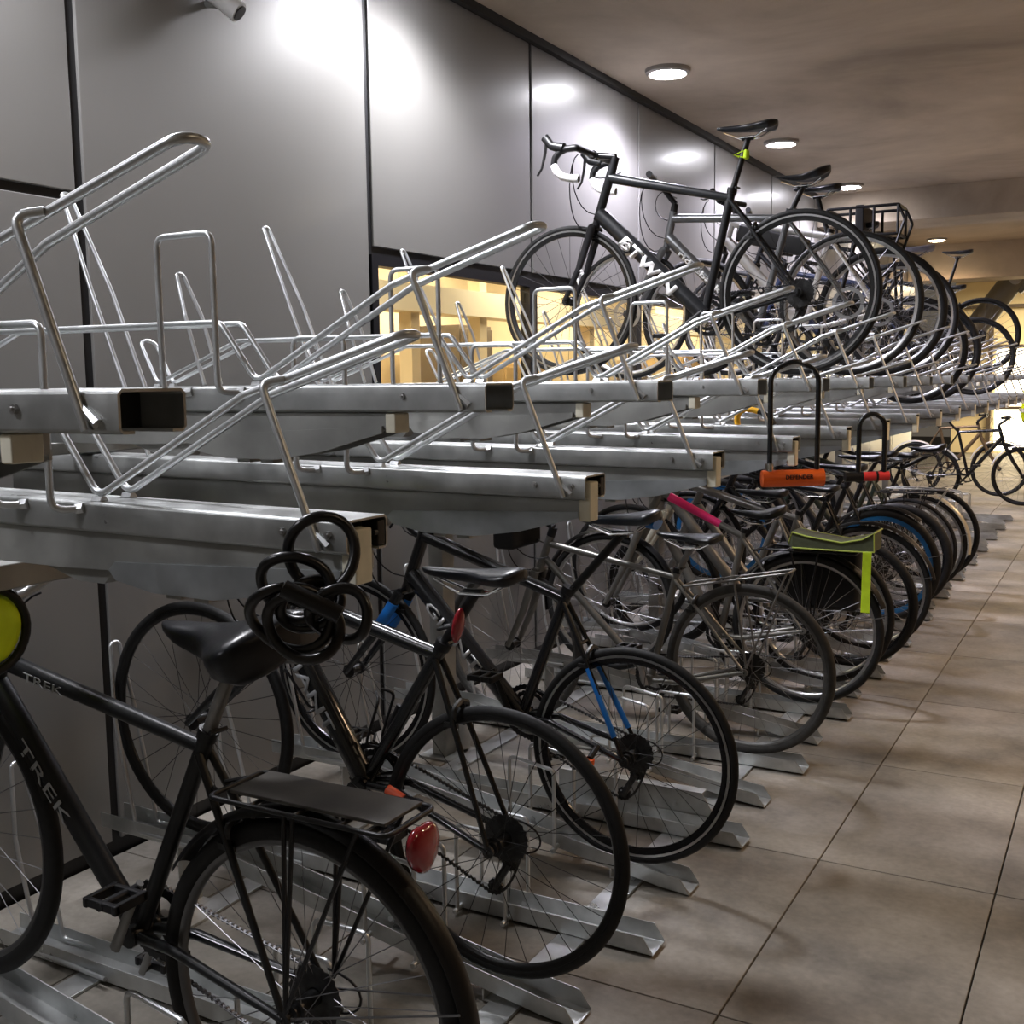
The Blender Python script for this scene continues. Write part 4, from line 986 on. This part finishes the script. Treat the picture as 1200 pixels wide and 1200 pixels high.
for s in (-1, 1):
    tube(bm, [(0.22, s * w, 0.27), (0.26, s * w, 0.18), (0.20, s * w, 0.0), (0.22, s * 0.07, -0.38)], 0.009, 6, fr=0.03); tube(bm, [(-0.20, s * w, 0.10), (0.2, s * 0.07, -0.38)], 0.006, 6)
for x in (-0.15, -0.05, 0.05, 0.15): tube(bm, [(x, -w, 0.10), (x, w, 0.10)], 0.004, 6)
cb_ = obj('luggage_carrier', bm, blackp, u4, co)
bm = new(); box(bm, (-0.03, -w - 0.006, 0.08), (0.02, w + 0.006, 0.285), 0.006); obj('strap', bm, blackm, cb_)
lowup = -0.185
bicycle(shift(upt, uy(17), dx=0.01, dz=lowup, frame=mat('navy_frame', (0.02, 0.03, 0.07), 0.35), style='alu', rim=alu, tw=0.02, sad=(-1.28, 2.36), sadm=mat('grey_saddle', (0.25, 0.25, 0.32), 0.4), label='navy bicycle with a grey saddle on the upper tier'))
bicycle(shift(upt, uy(19), dx=0.0, dz=lowup, frame=blackg, style='alu', rim=blackg, tw=0.022, label='black bicycle on the upper tier behind the grey saddle'))
bicycle(shift(upt, uy(26), dx=0.02, dz=0.01, frame=blackg, style='fat', rim=blackg, tw=0.02, sad=(-1.48, 2.68), sc=(-1.56, 2.33), label='furthest black bicycle with high saddle in front of the slanting column'))
bicycle(shift(upt, uy(25), dx=0.02, dz=lowup, frame=blackm, style='steel', rim=blackg, tw=0.02, label='low black bicycle beside the furthest upper bicycle'))

# ---------------------------------------------------------------- locks
t = thing('coil_lock', 'thick black coiled cable lock hanging from the end of the nearest low tray', 'cable lock', (-0.985, 1.20, 1.25))
cab = mat('black_cable_sleeve', (0.008, 0.008, 0.009), 0.28)
def coil(c, r, tilt, rr=0.0098, sq=0.8, ph=0.0):
    pts = []
    for k in range(56):
        a = 2 * PI * k / 56 + ph
        p = V((r * math.cos(a), 0.012 * math.sin(2 * a), r * sq * math.sin(a))); p.rotate(Matrix.Rotation(tilt[0], 3, 'Z')); p.rotate(Matrix.Rotation(tilt[1], 3, 'X')); p.rotate(Matrix.Rotation(tilt[2], 3, 'Y')); pts.append(p + V(c))
    return pts
t.rotation_euler.z = 0.45; t.scale = (0.86, 0.86, 0.86); t.location.z -= 0.004; t.location.x -= 0.004
for c, r, tl, sq in (((0.012, 0.004, 0.080), 0.054, (0.1, 0.0, 0.15), 1.12), ((-0.030, -0.012, 0.026), 0.060, (-0.1, 0.1, 0.35), 0.86), ((-0.034, -0.030, -0.020), 0.066, (0.1, 0.12, 0.25), 0.80),
                     ((-0.010, -0.046, -0.030), 0.060, (0.05, -0.1, 0.5), 0.82), ((0.046, -0.030, -0.016), 0.048, (-0.15, 0.2, -0.3), 0.92), ((-0.004, -0.014, -0.002), 0.050, (0.2, 0.0, -0.4), 0.75)):
    bm = new(); tube(bm, coil(c, r, tl, sq=sq), 0.0092, 12, closed=True); obj('cable_loop', bm, cab, t)
bm = new(); tube(bm, [(-0.032, -0.072, 0.036), (0.055, -0.066, -0.008)], 0.0145, 16); lk = obj('lock_body', bm, blackp, t)
bm = new(); tube(bm, [(-0.0325, -0.0725, 0.0365), (-0.0335, -0.0728, 0.037)], 0.011, 14); obj('key_face', bm, chrome, lk)
def ulock(label, x, y, ztop, L, w, m1, m2, txt=None, barz=None, endred=False, ro=0.0085):
    t = thing('shackle_lock', label, 'bicycle lock', (x, y, ztop - L), 'shackle locks hanging from the low trays')
    bm = new(); tube(bm, [(-w / 2, 0, 0), (-w / 2, 0, L - 0.03), (0, 0, L + 0.006), (w / 2, 0, L - 0.03), (w / 2, 0, 0)], ro, 10, fr=0.06); obj('shackle', bm, m1, t)
    bm = new(); tube(bm, [(-w / 2 - 0.025, 0, -0.015), (w / 2 + 0.022, 0, -0.012)], 0.028 if txt else 0.021, 18); cb = obj('crossbar', bm, m2, t)
    if txt: text('lettering', txt, blackp, cb, (-0.03, 0, -0.008), (0.06, 0, -0.007), 0.014, -0.0282, bold=0.02)
    if not endred:
        bm = new(); tube(bm, [(-w / 2 - 0.001, 0, 0.006), (-w / 2 - 0.001, 0, 0.036)], 0.014, 12); obj('ferrule', bm, chrome, t)
        bm = new(); tube(bm, [(w / 2 + 0.022, 0, -0.012), (w / 2 + 0.04, 0, -0.011)], 0.014, 12); obj('keyhole_cap', bm, alu, cb)
    else:
        bm = new(); tube(bm, [(-w / 2 - 0.06, 0, -0.016), (-w / 2 + 0.02, 0, -0.014)], 0.0225, 18); obj('black_sleeve', bm, blackp, cb)
        bm = new(); tube(bm, [(0.02, 0, -0.0136), (0.03, 0, -0.0135)], 0.0222, 18); obj('black_band', bm, blackp, cb)
    t.rotation_euler.z = 0.5
    return t
ulock('tall black shackle lock with a bright orange crossbar', -0.965, 3.62, 1.600, 0.365, 0.155, blackg, orange, 'DEFENDER')
ulock('black shackle lock with a red crossbar', -1.02, 5.15, 1.385, 0.27, 0.115, blackg, mat('red_plastic', (0.75, 0.04, 0.04), 0.4), endred=True, ro=0.011)
t = thing('cable_lock', 'yellow and black cable lock looped over a low tray beside its hoop', 'cable lock', (-1.385, 4.44, 1.358))
bm = new(); tube(bm, bez([V((-0.03, 0, 0.0)), V((-0.045, 0, 0.065)), V((0.0, 0, 0.075)), V((0.055, 0, 0.056))]), 0.012, 10); obj('yellow_sleeve', bm, mat('yellow_sleeve', (0.95, 0.50, 0.02), 0.45), t)
bm = new(); tube(bm, bez([V((0.055, 0, 0.056)), V((0.085, 0, 0.048)), V((0.105, 0, 0.03)), V((0.12, 0, 0.003))]), 0.0115, 10); obj('black_sleeve', bm, blackp, t)
# orange-tipped pump / wheel-nut covers
t = thing('hose_end', 'orange capped hose end held low on the second bicycle chainstay', 'hose end', (-1.60, 2.24, 0.50))
bm = new(); tube(bm, [(-0.03, 0, 0.012), (0.018, 0, -0.006)], 0.0125, 12); obj('cap', bm, orangedim, t)
bm = new(); tube(bm, [(0.018, 0, -0.006), (0.075, 0, 0.0), (0.085, 0, -0.03), (0.02, 0.0, -0.075)], 0.0065, 8, fr=0.03); obj('wire', bm, blackp, t)
t = thing('orange_axle_cap', 'bright orange plastic cap beside the blue stay bicycle rear hub', 'axle cap', (-1.385, 2.92, 0.395))
bm = new(); tube(bm, [(0.006, 0, 0.025), (0.004, 0, 0.005), (-0.008, 0, -0.02)], [0.0175, 0.017, 0.017], 12); obj('cap', bm, orange, t)
bm = new(); tube(bm, [(0.006, 0.004, 0.025), (0.012, 0.05, 0.05)], 0.010, 8); obj('stem', bm, blackp, t)

# person in a hi-vis vest at the right edge, far along the aisle
t = thing('person', 'person in a lime hi-vis vest and dark trousers standing at the right edge', 'person', (-1.17, 16.2, 0))
t.rotation_euler.z = PI / 2
def skin(verts, edges, radii, name, m, parent, levels=2, root=0):
    me = bpy.data.meshes.new(name); me.from_pydata(verts, edges, []); o = bpy.data.objects.new(name, me); C.objects.link(o)
    md = o.modifiers.new('s', 'SKIN'); me.skin_vertices[0].data[root].use_root = True
    for i, r in enumerate(radii): me.skin_vertices[0].data[i].radius = r if isinstance(r, tuple) else (r, r)
    o.modifiers.new('d', 'SUBSURF').levels = levels
    dg = bpy.context.evaluated_depsgraph_get(); m2 = bpy.data.meshes.new_from_object(o.evaluated_get(dg)); bpy.data.objects.remove(o); bpy.data.meshes.remove(me)
    m2.name = name; m2.materials.clear(); m2.materials.append(m); m2.polygons.foreach_set('use_smooth', [True] * len(m2.polygons))
    return link(name, m2, parent)
vv = [(0, 0, .95), (0, 0, 1.12), (0, 0, 1.36), (0, 0, 1.50), (0, 0, 1.60), (0, -.01, 1.72), (-.2, 0, 1.42), (-.25, .02, 1.15), (-.24, -.08, .92), (-.24, -.1, .84), (.2, 0, 1.42), (.25, .02, 1.15), (.24, -.08, .92), (.24, -.1, .84),
      (-.1, 0, .9), (-.11, -.02, .5), (-.11, .02, .09), (-.12, -.14, .04), (.1, 0, .9), (.11, -.02, .5), (.11, .02, .09), (.12, -.14, .04)]
ee = [(0, 1), (1, 2), (2, 3), (3, 4), (4, 5), (2, 6), (6, 7), (7, 8), (8, 9), (2, 10), (10, 11), (11, 12), (12, 13), (0, 14), (14, 15), (15, 16), (16, 17), (0, 18), (18, 19), (19, 20), (20, 21)]
rr = [(.15, .11), (.14, .1), (.17, .11), .055, .085, .085, .06, .045, .035, .035, .06, .045, .035, .035, .09, .065, .045, .035, .09, .065, .045, .035]
skin(vv, ee, rr, 'body', mat('dark_clothes', (0.03, 0.035, 0.05), 0.8), t)
skin([(0, 0, .86), (0, 0, 1.1), (0, 0, 1.38), (-.17, 0, 1.43), (.17, 0, 1.43)], [(0, 1), (1, 2), (2, 3), (2, 4)], [(.20, .145), (.19, .14), (.21, .145), (.09, .09), (.09, .09)], 'hi_vis_vest', yellow, t, 2)
bm = new()
for z in (1.06, 1.2): ring(bm, 0.0, [(0.212, -0.02), (0.216, -0.02), (0.216, 0.02), (0.212, 0.02)], 30)
bm.free()
bm = new()
for z in (1.08,):
    N = 30; A = []
    for k in range(N): a = 2 * PI * k / N; A.append([bm.verts.new((0.205 * math.cos(a), 0.152 * math.sin(a), z + q)) for q in (-0.025, 0.025)])
    for k in range(N): bm.faces.new((A[k][0], A[(k + 1) % N][0], A[(k + 1) % N][1], A[k][1]))
obj('reflective_band', bm, mat('reflective_tape', (0.6, 0.62, 0.62), 0.4), t)
bm = new(); bmesh.ops.create_uvsphere(bm, u_segments=14, v_segments=10, radius=0.1); bm.transform(Matrix.Translation((0, 0.015, 1.72))); obj('hair', bm, mat('dark_hair', (0.02, 0.015, 0.01), 0.7), t)

# ---------------------------------------------------------------- world, camera, view
w = bpy.data.worlds.new('world'); bpy.context.scene.world = w; w.use_nodes = True
w.node_tree.nodes['Background'].inputs['Color'].default_value = (1.0, 0.85, 0.66, 1); w.node_tree.nodes['Background'].inputs['Strength'].default_value = 0.08

yaw, pitch, roll = math.radians(29.214), math.radians(6.734), 0.013
F = V((-math.sin(yaw) * math.cos(pitch), math.cos(yaw) * math.cos(pitch), -math.sin(pitch)))
R0 = V((math.cos(yaw), math.sin(yaw), 0)); U0 = R0.cross(F)
R = R0 * math.cos(roll) - U0 * math.sin(roll); U = U0 * math.cos(roll) + R0 * math.sin(roll)
cd = bpy.data.cameras.new('camera'); cam = bpy.data.objects.new('camera', cd); C.objects.link(cam)
cd.sensor_width = 36; cd.lens = 39.0; cd.clip_start = 0.02; cd.clip_end = 100
cam.matrix_world = Matrix(((R.x, U.x, -F.x, 0), (R.y, U.y, -F.y, 0), (R.z, U.z, -F.z, 1.55), (0, 0, 0, 1)))
bpy.context.scene.camera = cam
vs = bpy.context.scene.view_settings
vs.view_transform = 'Standard'; vs.look = 'None'; vs.gamma = 1; vs.use_curve_mapping = False; vs.exposure = 0.42
